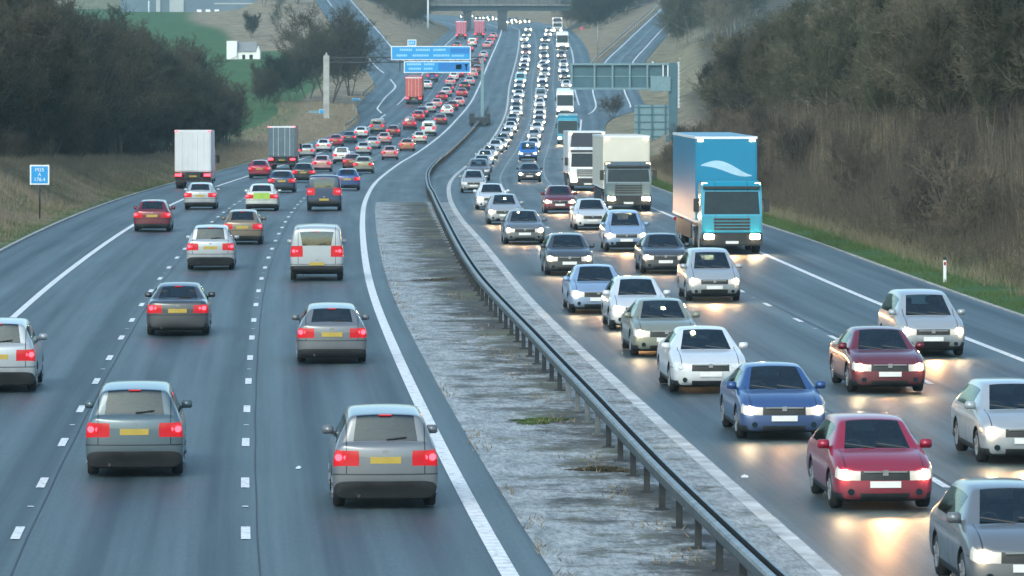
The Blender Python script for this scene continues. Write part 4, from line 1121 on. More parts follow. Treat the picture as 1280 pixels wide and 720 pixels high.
# ------------------------------------------------------------------ vehicles
PAINT, GLASSW, GLASSR, GLASSS, TRIM, HEAD, TAIL, GRILLE, UNDER = range(9)
SLOTS = ['paint', 'glass', 'glass', 'glass', 'trim', 'head_lens', 'tail_lens', 'trim', 'trim']
def car_shell(st, hw, lamp_rows=(4,), grille_row=3, wheels=(-1.3, 1.3), wr=0.32, side_glass=(), wind=None, rear=None, rear_cap_glass=False, bulge=0.10, front_bulge=0.14, intake=False, rear_low=TRIM):
    """st: stations rear->front: (y, zb, zlow, zmid, zbelt, ztop, width factor, top width factor, top drop)"""
    bm = bmesh.new(); rows = []
    # holding stations keep the glass edges crisp under subdivision
    new, cls = [], []
    for i in range(len(st)-1):
        ts = [0.0]
        if i in (wind, rear): ts += [0.12, 0.88]
        else:
            if i-1 in (wind, rear): ts += [0.18]
            if i+1 in (wind, rear): ts += [0.85]
        for t in ts:
            new.append(tuple(p*(1-t)+q*t for p, q in zip(st[i], st[i+1]))); cls.append(i)
    new.append(st[-1]); n_orig = len(st); st = new
    for (y, zb, zl, zm, zt, zr_, wf, wt, dr) in st:
        w = hw*wf
        half = [(0, zb), (0.55*w, zb), (0.90*w, zb), (w*0.99, zl), (w, zm), (w*0.965, zt), (hw*wt, zr_-dr), (hw*wt*0.91, zr_-0.025), (0, zr_)]
        rows.append([(bm.verts.new((x, y, z))) for x, z in half] + [bm.verts.new((-x, y, z)) for x, z in half[7:0:-1]])
    n = 16
    def face(vs, m):
        f = bm.faces.new(vs); f.material_index = m; f.smooth = True; return f
    for i in range(len(st)-1):
        ci = cls[i]
        for j in range(n):
            jj = j if j < 8 else 15-j           # strip index on the half section: 0 bottom .. 7 top centre
            m = PAINT
            if jj in (0, 1): m = UNDER
            if jj == 2: m = TRIM
            if ci == wind and jj == 7: m = GLASSW
            if ci == rear and jj == 7: m = GLASSR
            if ci in side_glass and jj == 5: m = GLASSS
            if ci == 0 and jj == 4: m = TAIL
            if ci == n_orig-2 and jj == 4: m = HEAD
            a, b = rows[i], rows[i+1]
            face([a[j], b[j], b[(j+1) % n], a[(j+1) % n]], m)
    def cap(row, y, sgn):
        # five-wide grid between the two sides
        w = {}
        grid = [[row[(16-2) % 16], row[15], row[0], row[1], row[2]]]
        for j in (3, 4, 5):
            L, Rr = row[16-j], row[j]
            mid = []
            for t in (-0.56, 0, 0.56):
                c = (L.co+Rr.co)/2; x = Rr.co.x*t
                mid.append(bm.verts.new((x, c.y+sgn*(front_bulge if sgn > 0 else bulge)*(1-abs(t)**2*0.9), c.z)))
            grid.append([L]+mid+[Rr])
        grid.append([row[10], row[9], row[8], row[7], row[6]])
        for r in range(4):
            for c in range(4):
                q = [grid[r][c], grid[r][c+1], grid[r+1][c+1], grid[r+1][c]]
                m = PAINT; outer = c in (0, 3)
                if r == 0: m = TRIM
                if sgn > 0:
                    if r == 1 and c in (1, 2) and intake: m = TRIM
                    if r == 0 and outer: m = PAINT
                    if r == 2: m = HEAD if outer else GRILLE
                else:
                    if r == 0: m = rear_low
                    if r == 2 and outer: m = TAIL
                    if r == 3 and rear_cap_glass and not outer: m = GLASSR
                if sgn < 0: q = q[::-1]
                face(q[::-1] if sgn > 0 else q[::-1], m)
    cap(rows[-1], st[-1][0], 1); cap(rows[0], st[0][0], -1)
    bmesh.ops.recalc_face_normals(bm, faces=bm.faces)
    me = bpy.data.meshes.new('shell'); bm.to_mesh(me); bm.free()
    for s in SLOTS: me.materials.append(M[s])
    o = bpy.data.objects.new('shell', me); C.objects.link(o)
    md = o.modifiers.new('s', 'SUBSURF'); md.levels = 2; md.render_levels = 2
    cut = MB()
    for wy in wheels:
        for s in (-1, 1): cut.tube((s*(hw-0.26), wy, wr+0.01), (s*(hw+0.25), wy, wr+0.01), wr*1.16, n=24, mi=4)
    cm = cut.mesh('cut', [M[s] for s in SLOTS]); co = bpy.data.objects.new('cut', cm); C.objects.link(co)
    bo = o.modifiers.new('b', 'BOOLEAN'); bo.operation = 'DIFFERENCE'; bo.object = co; bo.solver = 'EXACT'
    bpy.context.view_layer.update()
    dg = bpy.context.evaluated_depsgraph_get()
    out = bpy.data.meshes.new_from_object(o.evaluated_get(dg), depsgraph=dg)
    bpy.data.objects.remove(o); bpy.data.objects.remove(co)
    return out

def split_shell(me):
    """one shell -> {part name: [mesh, ...]}"""
    res = {}
    bm0 = bmesh.new(); bm0.from_mesh(me)
    def take(fn, name, mats, remap):
        b = bm0.copy()
        kill = [f for f in b.faces if not fn(f)]
        bmesh.ops.delete(b, geom=kill, context='FACES')
        if len(b.faces) == 0: b.free(); return
        for f in b.faces: f.material_index = remap(f.material_index)
        m = bpy.data.meshes.new(name); b.to_mesh(m); b.free()
        for k in mats: m.materials.append(M[k])
        res.setdefault(name, []).append(m)
    xs = lambda f: f.calc_center_median().x
    take(lambda f: f.material_index in (PAINT, TRIM, UNDER), 'body', ['paint', 'trim'], lambda i: 0 if i == PAINT else 1)
    take(lambda f: f.material_index == GLASSW, 'windscreen', ['glass_clear'], lambda i: 0)
    take(lambda f: f.material_index == GLASSR, 'rear_window', ['glass_clear'], lambda i: 0)
    take(lambda f: f.material_index == GRILLE, 'grille', ['trim'], lambda i: 0)
    for s in (-1, 1):
        take(lambda f: f.material_index == GLASSS and xs(f)*s > 0, 'side_window', ['glass_clear'], lambda i: 0)
        take(lambda f: f.material_index == HEAD and xs(f)*s > 0, 'headlight', ['head_lens'], lambda i: 0)
        take(lambda f: f.material_index == TAIL and xs(f)*s > 0, 'tail_light', ['tail_lens'], lambda i: 0)
    bm0.free()
    return res

def wheel_meshes(r, w=0.2):
    t = MB().tube((-w/2, 0, 0), (w/2, 0, 0), r, n=28).mesh('tyre', [M['rubber']], True, 0.02)
    m = MB()
    for s in (-1, 1):
        m.tube((s*w*0.42, 0, 0), (s*w*0.53, 0, 0), r*0.64, r*0.60, n=24)
        for k in range(5):
            a = 2*math.pi*k/5
            m.tube((s*w*0.54, math.cos(a)*r*0.12, math.sin(a)*r*0.12), (s*w*0.54, math.cos(a)*r*0.58, math.sin(a)*r*0.58), r*0.07, n=5)
    return t, m.mesh('rim', [M['rim']])

def join_parts(root, name, swap={}):
    """all parts of a prototype -> one mesh (for copies too small to show parts)"""
    bm = bmesh.new(); mats = []
    inv = root.matrix_world.inverted()
    for o in walk(root):
        if o.type != 'MESH': continue
        mx = Matrix.Identity(4); q = o
        while q is not root: mx = q.matrix_basis @ mx; q = q.parent
        tmp = bmesh.new(); tmp.from_mesh(o.data); tmp.transform(mx)
        idx = []
        for mt in o.data.materials:
            mt = swap.get(mt.name, mt)
            if mt not in mats: mats.append(mt)
            idx.append(mats.index(mt))
        for f in tmp.faces: f.material_index = idx[f.material_index] if idx else 0
        t = bpy.data.meshes.new('t'); tmp.to_mesh(t); tmp.free(); bm.from_mesh(t); bpy.data.meshes.remove(t)
    me = bpy.data.meshes.new(name); bm.to_mesh(me); bm.free()
    for mt in mats: me.materials.append(mt)
    return me

PROTO = {}
def car_proto(kind, shell, hw, wheels, wr, L, mirror_y, mirror_z, plate_r, plate_f, extra=None):
    root = bpy.data.objects.new(kind, None); C.objects.link(root)
    for nm, ms_ in split_shell(shell).items():
        for m in ms_:
            o = link_mesh(nm, m, root)
            if nm in ('headlight', 'tail_light'):
                co = np.array([tuple(q.co) for q in m.vertices]); s = 1 if nm == 'headlight' else -1
                cx = float(co[:, 0].mean()); cz = float((co[:, 2].min()+co[:, 2].max())/2)
                near_ = co[np.abs(co[:, 0]-cx) < 0.09]; ye = float((near_[:, 1]*s).max())
                rr = 0.46*float(co[:, 2].max()-co[:, 2].min())
                b = MB()
                if nm == 'headlight': b.tube((cx, s*(ye-0.05), cz), (cx, s*(ye+0.012), cz), min(rr, .066), min(rr, .06), n=14)
                else:
                    ox = cx+(0.03 if cx > 0 else -0.03)
                    b.tube((ox, -(ye-0.06), cz+0.012), (ox, -(ye+0.010), cz+0.012), 0.064, 0.058, n=14)
                    o2 = cx-(0.085 if cx > 0 else -0.085); b.tube((o2, -(ye-0.06), cz+0.012), (o2, -(ye+0.006), cz+0.012), 0.040, 0.036, n=12)
                b.build('bulb', [M['head_on' if nm == 'headlight' else 'tail_on']], o)
            if nm == 'rear_window':
                co = np.array([tuple(q.co) for q in m.vertices]); zt, zl = co[:, 2].max(), co[:, 2].min()
                yt = float(co[co[:, 2] > zt-0.03][:, 1].min()); yl = float(co[co[:, 2] < zl+0.03][:, 1].min())
                k = (yt-yl)/(zt-zl)
                b = MB(); f0, f1 = 0.07, 0.16
                b.tube((0.02, yl+k*f0*(zt-zl)-0.02, zl+f0*(zt-zl)), (0.36, yl+k*f1*(zt-zl)-0.02, zl+f1*(zt-zl)), 0.014, n=6); b.build('wiper', [M['trim']], root)
                MB().box(-0.11, 0.11, yt-0.03, yt+0.02, zt-0.02, zt+0.004).build('high_brake_light', [M['tail_lens']], root)
            if nm == 'windscreen':
                co = np.array([tuple(q.co) for q in m.vertices]); zt, zl = co[:, 2].max(), co[:, 2].min()
                yt = float(co[co[:, 2] > zt-0.03][:, 1].max()); yl = float(co[co[:, 2] < zl+0.03][:, 1].max()); k = (yt-yl)/(zt-zl)
                b = MB()
                for xa, xb in ((-0.5, 0.0), (0.05, 0.55)):
                    b.tube((xa, yl+0.015, zl+0.015), (xb, yl+k*0.06+0.02, zl+0.085), 0.012, n=6)
                b.build('wiper', [M['trim']], root)
    zr0 = 1.20 if kind in ('suv', 'people_carrier', 'panel_van') else 1.02; fy = 0.55 if kind == 'panel_van' else 0.0
    def seat(x, y, w):
        m = MB(); m.box(x-w/2, x+w/2, y, y+0.5, zr0-0.72, zr0-0.58)
        v = [(x-w/2, y-0.16, zr0+0.02), (x+w/2, y-0.16, zr0+0.02), (x+w/2, y-0.04, zr0+0.02), (x-w/2, y-0.04, zr0+0.02), (x-w/2, y, zr0-0.6), (x+w/2, y, zr0-0.6), (x+w/2, y+0.14, zr0-0.6), (x-w/2, y+0.14, zr0-0.6)]
        m.add(v, [(0, 1, 2, 3), (7, 6, 5, 4), (0, 4, 5, 1), (1, 5, 6, 2), (2, 6, 7, 3), (3, 7, 4, 0)])
        for hx in ([x] if w < 0.8 else [x-0.4, x+0.4]): m.box(hx-0.13, hx+0.13, y-0.19, y-0.09, zr0+0.05, zr0+0.23)
        m.build('seat', [M['seat']], root, True, 0.025)
    for x in (-0.36, 0.36): seat(x, fy-0.1, 0.5)
    if kind != 'panel_van': seat(0, -1.05, 1.2)
    MB().box(-hw*0.8, hw*0.8, fy+0.62, fy+0.95, zr0-0.35, zr0-0.10).build('dashboard', [M['trim']], root, True, 0.04)
    sw_ = MB()
    for k in range(14):
        a0, a1 = 2*math.pi*k/14, 2*math.pi*(k+1)/14
        sw_.tube((0.36+0.18*math.cos(a0), fy+0.56-0.06*math.sin(a0), zr0-0.10+0.17*math.sin(a0)), (0.36+0.18*math.cos(a1), fy+0.56-0.06*math.sin(a1), zr0-0.10+0.17*math.sin(a1)), 0.017, n=6, cap=False)
    sw_.build('steering_wheel', [M['trim']], root)
    tm, rm = wheel_meshes(wr)
    for wy in wheels:
        for s in (-1, 1):
            w = link_mesh('wheel', tm, root); w.location = (s*(hw-0.13), wy, wr)
            link_mesh('rim', rm, w)
    for s in (-1, 1):
        mb = MB(); mb.box(s*(hw-0.10)-0.06, s*(hw-0.10)+0.06, mirror_y-0.02, mirror_y+0.02, mirror_z-0.03, mirror_z+0.02)
        mb.box(s*(hw+0.01)-0.10, s*(hw+0.01)+0.10, mirror_y-0.05, mirror_y+0.05, mirror_z-0.02, mirror_z+0.13)
        mb.build('mirror', [M['paint']], root, True, 0.025)
    MB().box(-0.26, 0.26, plate_r[0]-0.012, plate_r[0], plate_r[1]-0.055, plate_r[1]+0.055).build('number_plate', [M['plate_yellow']], root)
    MB().box(-0.26, 0.26, plate_f[0], plate_f[0]+0.012, plate_f[1]-0.055, plate_f[1]+0.055).build('number_plate', [M['plate_white']], root)
    MB().tube((-hw*0.5, plate_r[0]+0.25, 0.24), (-hw*0.5, plate_r[0]+0.03, 0.24), 0.03, n=10).build('exhaust', [M['trim']], root)
    MB().box(-0.05, 0.05, plate_r[0]-0.004, plate_r[0]+0.02, plate_r[1]+0.12, plate_r[1]+0.17).build('badge', [M['rim']], root, bevel=0.008)
    MB().box(-hw*0.42, hw*0.42, plate_f[0]-0.005, plate_f[0]+0.012, plate_f[1]+0.20, plate_f[1]+0.225).box(-0.045, 0.045, plate_f[0]-0.005, plate_f[0]+0.02, plate_f[1]+0.15, plate_f[1]+0.24).build('grille_bar', [M['rim']], root)
    for s in (-1, 1): MB().tube((s*hw*0.66, plate_f[0]-0.14, plate_f[1]-0.13), (s*hw*0.66, plate_f[0]-0.045, plate_f[1]-0.13), 0.055, n=14).build('fog_light', [M['glass']], root)
    if extra: extra(root)
    root['L'] = L
    PROTO[kind] = root
# stations: (y, zb, zlow, zmid, zbelt, ztop, wf, wt, drop)
hatch = car_shell([
    (-2.02, .22, .34, .66, .93, 1.00, .93, .74, .02), (-1.90, .16, .30, .66, .95, 1.06, .99, .74, .03), (-1.46, .13, .27, .66, .95, 1.42, 1.0, .64, .07),
    (-0.98, .13, .27, .66, .94, 1.465, 1.0, .66, .07), (-0.10, .13, .27, .66, .93, 1.485, 1.0, .67, .07), (0.30, .13, .27, .66, .92, 1.43, 1.0, .66, .07),
    (1.06, .13, .27, .66, .92, .99, 1.0, .84, .02), (1.58, .13, .27, .64, .86, .93, .99, .80, .03), (1.86, .16, .27, .60, .76, .83, .96, .74, .03), (1.98, .19, .28, .54, .70, .75, .90, .66, .02)],
    .87, wheels=(-1.24, 1.26), wr=.31, side_glass=(2, 3, 4), wind=5, rear=1)
car_proto('hatchback', hatch, .87, (-1.24, 1.26), .31, 2.0, .72, .98, (-2.11, .74), (2.12, .46))
saloon = car_shell([
    (-2.24, .24, .36, .66, .92, .98, .92, .72, .02), (-2.12, .16, .30, .66, .95, 1.03, .98, .78, .02), (-1.60, .13, .27, .66, .96, 1.05, 1.0, .80, .02), (-0.98, .13, .27, .66, .95, 1.37, 1.0, .63, .06),
    (-0.55, .13, .27, .66, .93, 1.435, 1.0, .65, .07), (0.0, .13, .27, .66, .92, 1.445, 1.0, .66, .07), (0.38, .13, .27, .66, .91, 1.40, 1.0, .65, .07),
    (1.16, .13, .27, .66, .91, .97, 1.0, .85, .02), (1.78, .13, .27, .64, .85, .92, .99, .80, .03), (2.10, .16, .27, .60, .76, .82, .96, .74, .03), (2.24, .19, .28, .54, .70, .74, .90, .66, .02)],
    .90, wheels=(-1.36, 1.40), wr=.32, side_glass=(3, 4, 5), wind=6, rear=2, rear_low=PAINT)
car_proto('saloon', saloon, .90, (-1.36, 1.40), .32, 2.25, .82, .97, (-2.33, .72), (2.38, .46))
estate = car_shell([
    (-2.26, .24, .36, .68, .95, 1.03, .93, .76, .02), (-2.14, .16, .30, .68, .97, 1.08, .99, .76, .03), (-1.82, .13, .27, .68, .97, 1.41, 1.0, .66, .07),
    (-0.98, .13, .27, .68, .95, 1.475, 1.0, .67, .07), (-0.05, .13, .27, .68, .94, 1.485, 1.0, .67, .07), (0.36, .13, .27, .66, .93, 1.43, 1.0, .66, .07),
    (1.14, .13, .27, .66, .93, .99, 1.0, .85, .02), (1.76, .13, .27, .64, .87, .93, .99, .80, .03), (2.06, .16, .27, .60, .77, .83, .96, .74, .03), (2.20, .19, .28, .54, .71, .75, .90, .66, .02)],
    .90, wheels=(-1.36, 1.36), wr=.32, side_glass=(2, 3, 4), wind=5, rear=1)
car_proto('estate', estate, .90, (-1.36, 1.36), .32, 2.25, .80, .98, (-2.35, .76), (2.34, .46))
suv = car_shell([
    (-2.18, .42, .54, .82, 1.12, 1.20, .93, .78, .02), (-2.08, .32, .48, .82, 1.14, 1.24, .99, .78, .03), (-1.84, .20, .36, .82, 1.13, 1.64, 1.0, .70, .07),
    (-0.90, .20, .36, .82, 1.11, 1.71, 1.0, .71, .07), (-0.05, .20, .36, .82, 1.10, 1.71, 1.0, .71, .07), (0.36, .20, .36, .82, 1.09, 1.64, 1.0, .70, .07),
    (1.04, .20, .36, .82, 1.09, 1.15, 1.0, .86, .02), (1.70, .20, .36, .80, 1.02, 1.09, .99, .82, .03), (2.02, .32, .46, .74, .94, 1.0, .96, .76, .03), (2.16, .38, .48, .68, .87, .92, .91, .70, .02)],
    .93, wheels=(-1.32, 1.34), wr=.37, side_glass=(2, 3, 4), wind=5, rear=1)
car_proto('suv', suv, .93, (-1.32, 1.34), .37, 2.15, .74, 1.16, (-2.27, .92), (2.31, .58))
mpv = car_shell([
    (-2.12, .34, .46, .74, 1.04, 1.12, .93, .78, .02), (-2.04, .18, .32, .74, 1.06, 1.16, .99, .78, .03), (-1.84, .15, .29, .74, 1.05, 1.60, 1.0, .69, .07),
    (-0.90, .15, .29, .74, 1.03, 1.67, 1.0, .70, .07), (0.0, .15, .29, .74, 1.01, 1.66, 1.0, .70, .07), (0.50, .15, .29, .74, 1.0, 1.57, 1.0, .69, .07),
    (1.34, .15, .29, .72, .99, 1.06, 1.0, .86, .02), (1.74, .15, .29, .70, .92, .99, .99, .82, .03), (2.0, .16, .30, .64, .82, .88, .96, .76, .03), (2.12, .28, .40, .58, .75, .80, .91, .70, .02)],
    .90, wheels=(-1.32, 1.36), wr=.32, side_glass=(2, 3, 4), wind=5, rear=1)
car_proto('people_carrier', mpv, .90, (-1.32, 1.36), .32, 2.1, 1.02, 1.06, (-2.20, .84), (2.26, .48))
van = car_shell([
    (-2.50, .40, .52, .86, 1.22, 1.86, .96, .84, .10), (-2.40, .32, .48, .86, 1.22, 1.94, .995, .85, .10), (-2.0, .20, .36, .86, 1.22, 1.97, 1.0, .86, .10), 
    (-0.6, .20, .36, .86, 1.22, 1.97, 1.0, .86, .10), (0.5, .20, .36, .86, 1.22, 1.97, 1.0, .86, .10), (0.92, .20, .36, .86, 1.20, 1.88, 1.0, .82, .10),
    (1.72, .20, .36, .82, 1.14, 1.20, 1.0, .88, .02), (2.12, .20, .36, .78, 1.02, 1.08, .99, .84, .03), (2.36, .30, .46, .72, .92, .97, .96, .78, .03), (2.48, .36, .48, .66, .84, .88, .92, .72, .02)],
    .96, wheels=(-1.5, 1.5), wr=.34, side_glass=(4,), wind=5, rear=None, rear_cap_glass=True, bulge=0.02)
car_proto('panel_van', van, .96, (-1.5, 1.5), .34, 2.5, 1.2, 1.22, (-2.55, .62), (2.63, .56))

def parts(root, items):
    for nm, mb, mats, bev in items: mb.build(nm, mats, root, bevel=bev)
def lorry_rear(kind, box_mat, W=2.5, H0=1.15, H=4.0, L=8.0, slats=False):
    """rigid box lorry, detailed at the rear"""
    root = bpy.data.objects.new(kind, None); C.objects.link(root)
    h = W/2
    MB().box(-h, h, -L/2, L/2-2.2, H0, H).build('box_body', [M[box_mat]], root, bevel=0.05)
    d = MB()
    for s in (-1, 1): d.box(min(s*0.015, s*(h-0.09)), max(s*0.015, s*(h-0.09)), -L/2-0.03, -L/2-0.002, H0+0.10, H-0.16)
    d.build('rear_doors', [M[box_mat]], root, bevel=0.01)
    lb = MB()
    for s in (-1, 1):
        for x in (0.3, 0.75): lb.tube((s*x, -L/2-0.05, H0+0.05), (s*x, -L/2-0.05, H-0.12), 0.018, n=6)
    lb.build('lock_rod', [M['sign_white']], root)
    MB().box(-h-0.01, h+0.01, -L/2-0.02, -L/2+0.12, H-0.13, H+0.02).build('header_rail', [M['sign_white']], root)
    MB().box(-h*0.4, h*0.4, -L/2+0.1, L/2-0.3, 0.75, H0-0.004).build('chassis', [M['trim']], root)
    MB().box(-h*0.95, h*0.95, -L/2+0.05, -L/2+0.17, 0.45, 0.60).box(-0.6, -0.5, -L/2+0.1, -L/2+0.3, 0.55, 0.8).box(0.5, 0.6, -L/2+0.1, -L/2+0.3, 0.55, 0.8).build('underrun_bar', [M['trim']], root)
    MB().box(-0.26, 0.26, -L/2+0.02, -L/2+0.035, 0.80, 0.91).build('number_plate', [M['plate_yellow']], root)
    for s in (-1, 1):
        MB().box(s*(h-0.25)-0.22, s*(h-0.25)+0.22, -L/2-0.02, -L/2+0.06, 0.86, 1.02).build('tail_light', [M['tail_on']], root)
        MB().box(s*(h-0.12)-0.08, s*(h-0.12)+0.08, -L/2-0.045, -L/2-0.025, H-0.10, H-0.04).build('marker_light', [M['tail_on']], root)
        MB().box(s*(h-0.3)-0.28, s*(h-0.3)+0.28, -L/2+0.45, -L/2+0.47, 0.25, 0.95).build('mudflap', [M['rubber']], root)
    tm, rm = wheel_meshes(0.48, 0.5); tm2, rm2 = wheel_meshes(0.48, 0.28)
    for wy, t, r in ((-L/2+1.3, tm, rm), (L/2-1.3, tm2, rm2)):
        for s in (-1, 1):
            w = link_mesh('wheel', t, root); w.location = (s*(h-0.3), wy, 0.48); link_mesh('rim', r, w)
    cab(root, L/2, W*0.96, 2.75, 'paint')
    root['L'] = L/2; PROTO[kind] = root
def cab(root, y1, W, H, paint, zb=0.55):
    h = W/2
    v = MB()
    prof_ = [(y1-2.0, zb), (y1-0.04, zb), (y1, zb+0.35), (y1-0.02, 1.55), (y1-0.28, H-0.25), (y1-0.5, H), (y1-2.0, H)]
    n = len(prof_)
    vs = [(-h, y, z) for y, z in prof_] + [(h, y, z) for y, z in prof_]
    v.add(vs, [tuple(range(n-1, -1, -1)), tuple(range(n, 2*n))]+[(i, (i+1) % n, n+(i+1) % n, n+i) for i in range(n)])
    v.build('cab', [M['paint']], root, bevel=0.07)
    sl_ = (H-0.25-1.55); dy = -0.26/sl_
    def on(z): return y1-0.02+dy*(z-1.55)
    w = MB(); z0, z1 = 1.62, H-0.42
    w.add([(-h*0.92, on(z0)+0.012, z0), (h*0.92, on(z0)+0.012, z0), (h*0.88, on(z1)+0.012, z1), (-h*0.88, on(z1)+0.012, z1),
           (-h*0.92, on(z0)-0.03, z0), (h*0.92, on(z0)-0.03, z0), (h*0.88, on(z1)-0.03, z1), (-h*0.88, on(z1)-0.03, z1)],
          [(3, 2, 1, 0), (4, 5, 6, 7), (0, 1, 5, 4), (1, 2, 6, 5), (2, 3, 7, 6), (3, 0, 4, 7)])
    w.build('windscreen', [M['glass']], root)
    MB().box(-h*0.94, h*0.94, y1-0.42, y1-0.10, H-0.30, H-0.20).build('sun_visor', [M['trim']], root)
    g = MB()
    for k in range(4): g.box(-h*0.6, h*0.6, y1-0.01, y1+0.02, 0.98+0.13*k, 1.06+0.13*k)
    g.build('grille', [M['trim']], root)
    MB().box(-h, h, y1-0.3, y1+0.06, 0.34, 0.86).build('bumper', [M['trim']], root, bevel=0.05)
    MB().box(-0.26, 0.26, y1+0.06, y1+0.075, 0.42, 0.53).build('number_plate', [M['plate_white']], root)
    for s in (-1, 1):
        MB().box(s*(h-0.3)-0.19, s*(h-0.3)+0.19, y1+0.05, y1+0.085, 0.62, 0.80).build('headlight', [M['head_on']], root, bevel=0.015)
        MB().box(s*h-0.01, s*h+0.012, y1-1.35, y1-0.45, 1.62, H-0.5).build('side_window', [M['glass']], root)
        MB().box(s*(h+0.2)-0.11, s*(h+0.2)+0.11, y1-0.35, y1-0.22, 1.7, 2.25).box(s*h-0.2, s*h+0.2, y1-0.31, y1-0.27, 2.2, 2.24).build('mirror', [M['trim']], root, bevel=0.02)
        MB().box(s*(h-0.15)-0.11, s*(h-0.15)+0.11, y1-0.52, y1-0.42, H-0.14, H-0.07).build('marker_light', [M['amber']], root)
def artic_front(kind, box_mat, W=2.55, H=4.0, L=15.5, cabH=2.95, gap=0.7, deflector=True, lettering=None):
    root = bpy.data.objects.new(kind, None); C.objects.link(root)
    h = W/2; y1 = L/2
    cab(root, y1, W*0.97, cabH, 'paint')
    yb = y1-2.0-gap
    MB().box(-h, h, -L/2, yb, 1.2, H).build('trailer_box', [M[box_mat]], root, bevel=0.06)
    e = MB()
    for z in (1.24, H-0.06): e.box(-h-0.012, h+0.012, -L/2, yb+0.012, z-0.05, z+0.05)
    e.build('edge_rail', [M['sign_white']], root)
    MB().box(-0.45, 0.45, -L/2+0.2, y1-0.6, 0.7, 1.19).build('chassis', [M['trim']], root)
    MB().box(-h, -h+0.05, -L/2+2, yb-2.5, 0.45, 1.1).box(h-0.05, h, -L/2+2, yb-2.5, 0.45, 1.1).build('side_guard', [M['trim']], root)
    if deflector and H > cabH+0.3:
        hc = h*0.9; zt = min(H-0.1, cabH+1.0)
        v = MB(); v.add([(-hc, y1-0.75, cabH-0.02), (hc, y1-0.75, cabH-0.02), (hc, y1-1.95, cabH-0.02), (-hc, y1-1.95, cabH-0.02), (-hc*0.9, y1-1.6, zt), (hc*0.9, y1-1.6, zt), (hc*0.9, y1-1.95, zt), (-hc*0.9, y1-1.95, zt)],
              [(3, 2, 1, 0), (4, 5, 6, 7), (0, 1, 5, 4), (1, 2, 6, 5), (2, 3, 7, 6), (3, 0, 4, 7)])
        v.build('wind_deflector', [M['paint']], root, bevel=0.05)
    if lettering:
        pts = [(-1.05+2.1*k/14, 3.55-0.30*k/14+0.13*math.sin(k/14*math.pi*1.6), 0.17*math.sin(min(1, k/14*1.02)*math.pi)+0.02) for k in range(15)]
        sm = MB()
        for A, B in zip(pts, pts[1:]):
            sm.add([(-A[0], yb+0.006, A[1]-A[2]), (-A[0], yb+0.006, A[1]+A[2]), (-B[0], yb+0.006, B[1]+B[2]), (-B[0], yb+0.006, B[1]-B[2])], [(3, 2, 1, 0)])
        sm.build('swoosh', [M['swoosh']], root)
    for s in (-1, 1):
        MB().box(s*(h-0.2)-0.12, s*(h-0.2)+0.12, yb+0.013, yb+0.04, H-0.22, H-0.15).build('marker_light', [M['amber']], root)
        MB().box(s*(h-0.25)-0.22, s*(h-0.25)+0.22, -L/2-0.03, -L/2+0.03, 0.86, 1.02).build('tail_light', [M['tail_on']], root)
    tm, rm = wheel_meshes(0.5, 0.32)
    for wy in (y1-1.35, y1-4.2, -L/2+1.6, -L/2+2.9, -L/2+4.2):
        for s in (-1, 1):
            w = link_mesh('wheel', tm, root); w.location = (s*(h-0.2), wy, 0.5); link_mesh('rim', rm, w)
    root['L'] = L/2; PROTO[kind] = root
def coach(kind):
    root = bpy.data.objects.new(kind, None); C.objects.link(root)
    L, h, H = 12.0, 1.25, 3.6; y1 = L/2
    v = MB(); p = [(-y1, 0.35), (y1-0.1, 0.35), (y1, 0.8), (y1-0.03, 1.3), (y1-0.4, 3.2), (y1-0.75, H), (-y1+0.2, H), (-y1, 3.3)]
    n = len(p); vs = [(-h, y, z) for y, z in p]+[(h, y, z) for y, z in p]
    v.add(vs, [tuple(range(n-1, -1, -1)), tuple(range(n, 2*n))]+[(i, (i+1) % n, n+(i+1) % n, n+i) for i in range(n)])
    v.build('body', [M['paint']], root, bevel=0.1)
    def on(z): return y1-0.03-0.37*(z-1.3)/1.9
    w = MB(); z0, z1 = 1.38, 2.95
    w.add([(-h*0.94, on(z0)+0.015, z0), (h*0.94, on(z0)+0.015, z0), (h*0.92, on(z1)+0.015, z1), (-h*0.92, on(z1)+0.015, z1),
           (-h*0.94, on(z0)-0.05, z0), (h*0.94, on(z0)-0.05, z0), (h*0.92, on(z1)-0.05, z1), (-h*0.92, on(z1)-0.05, z1)],
          [(3, 2, 1, 0), (4, 5, 6, 7), (0, 1, 5, 4), (1, 2, 6, 5), (2, 3, 7, 6), (3, 0, 4, 7)])
    w.build('windscreen', [M['glass']], root)
    for s in (-1, 1):
        MB().box(s*h-0.015, s*h+0.015, -y1+0.4, y1-1.0, 1.7, 3.0).build('side_window', [M['glass']], root)
        MB().box(s*(h-0.28)-0.16, s*(h-0.28)+0.16, y1-0.05, y1+0.02, 0.7, 0.92).build('headlight', [M['head_on']], root)
        MB().box(s*(h+0.15)-0.09, s*(h+0.15)+0.09, y1+0.1, y1+0.2, 2.1, 2.6).box(s*(h)-0.12, s*(h)+0.16, y1-0.2, y1+0.16, 2.62, 2.66).build('mirror', [M['trim']], root)
        MB().box(s*(h-0.2)-0.12, s*(h-0.2)+0.12, -y1-0.02, -y1+0.04, 0.9, 1.3).build('tail_light', [M['tail_on']], root)
    MB().box(-h*0.9, h*0.9, y1-0.06, y1+0.03, 0.38, 0.62).build('bumper', [M['trim']], root, bevel=0.02)
    tm, rm = wheel_meshes(0.48, 0.3)
    for wy in (y1-2.6, -y1+3.2):
        for s in (-1, 1):
            w = link_mesh('wheel', tm, root); w.location = (s*(h-0.13), wy, 0.48); link_mesh('rim', rm, w)
    root['L'] = L/2; PROTO[kind] = root
M['swoosh'] = plain('pale_swoosh', (0.35, 0.55, 0.68), 0.35, vary=0.1)
M['box_white'] = plain('white_box', (0.66, 0.69, 0.71), 0.45, vary=0.06, scale=0.7)
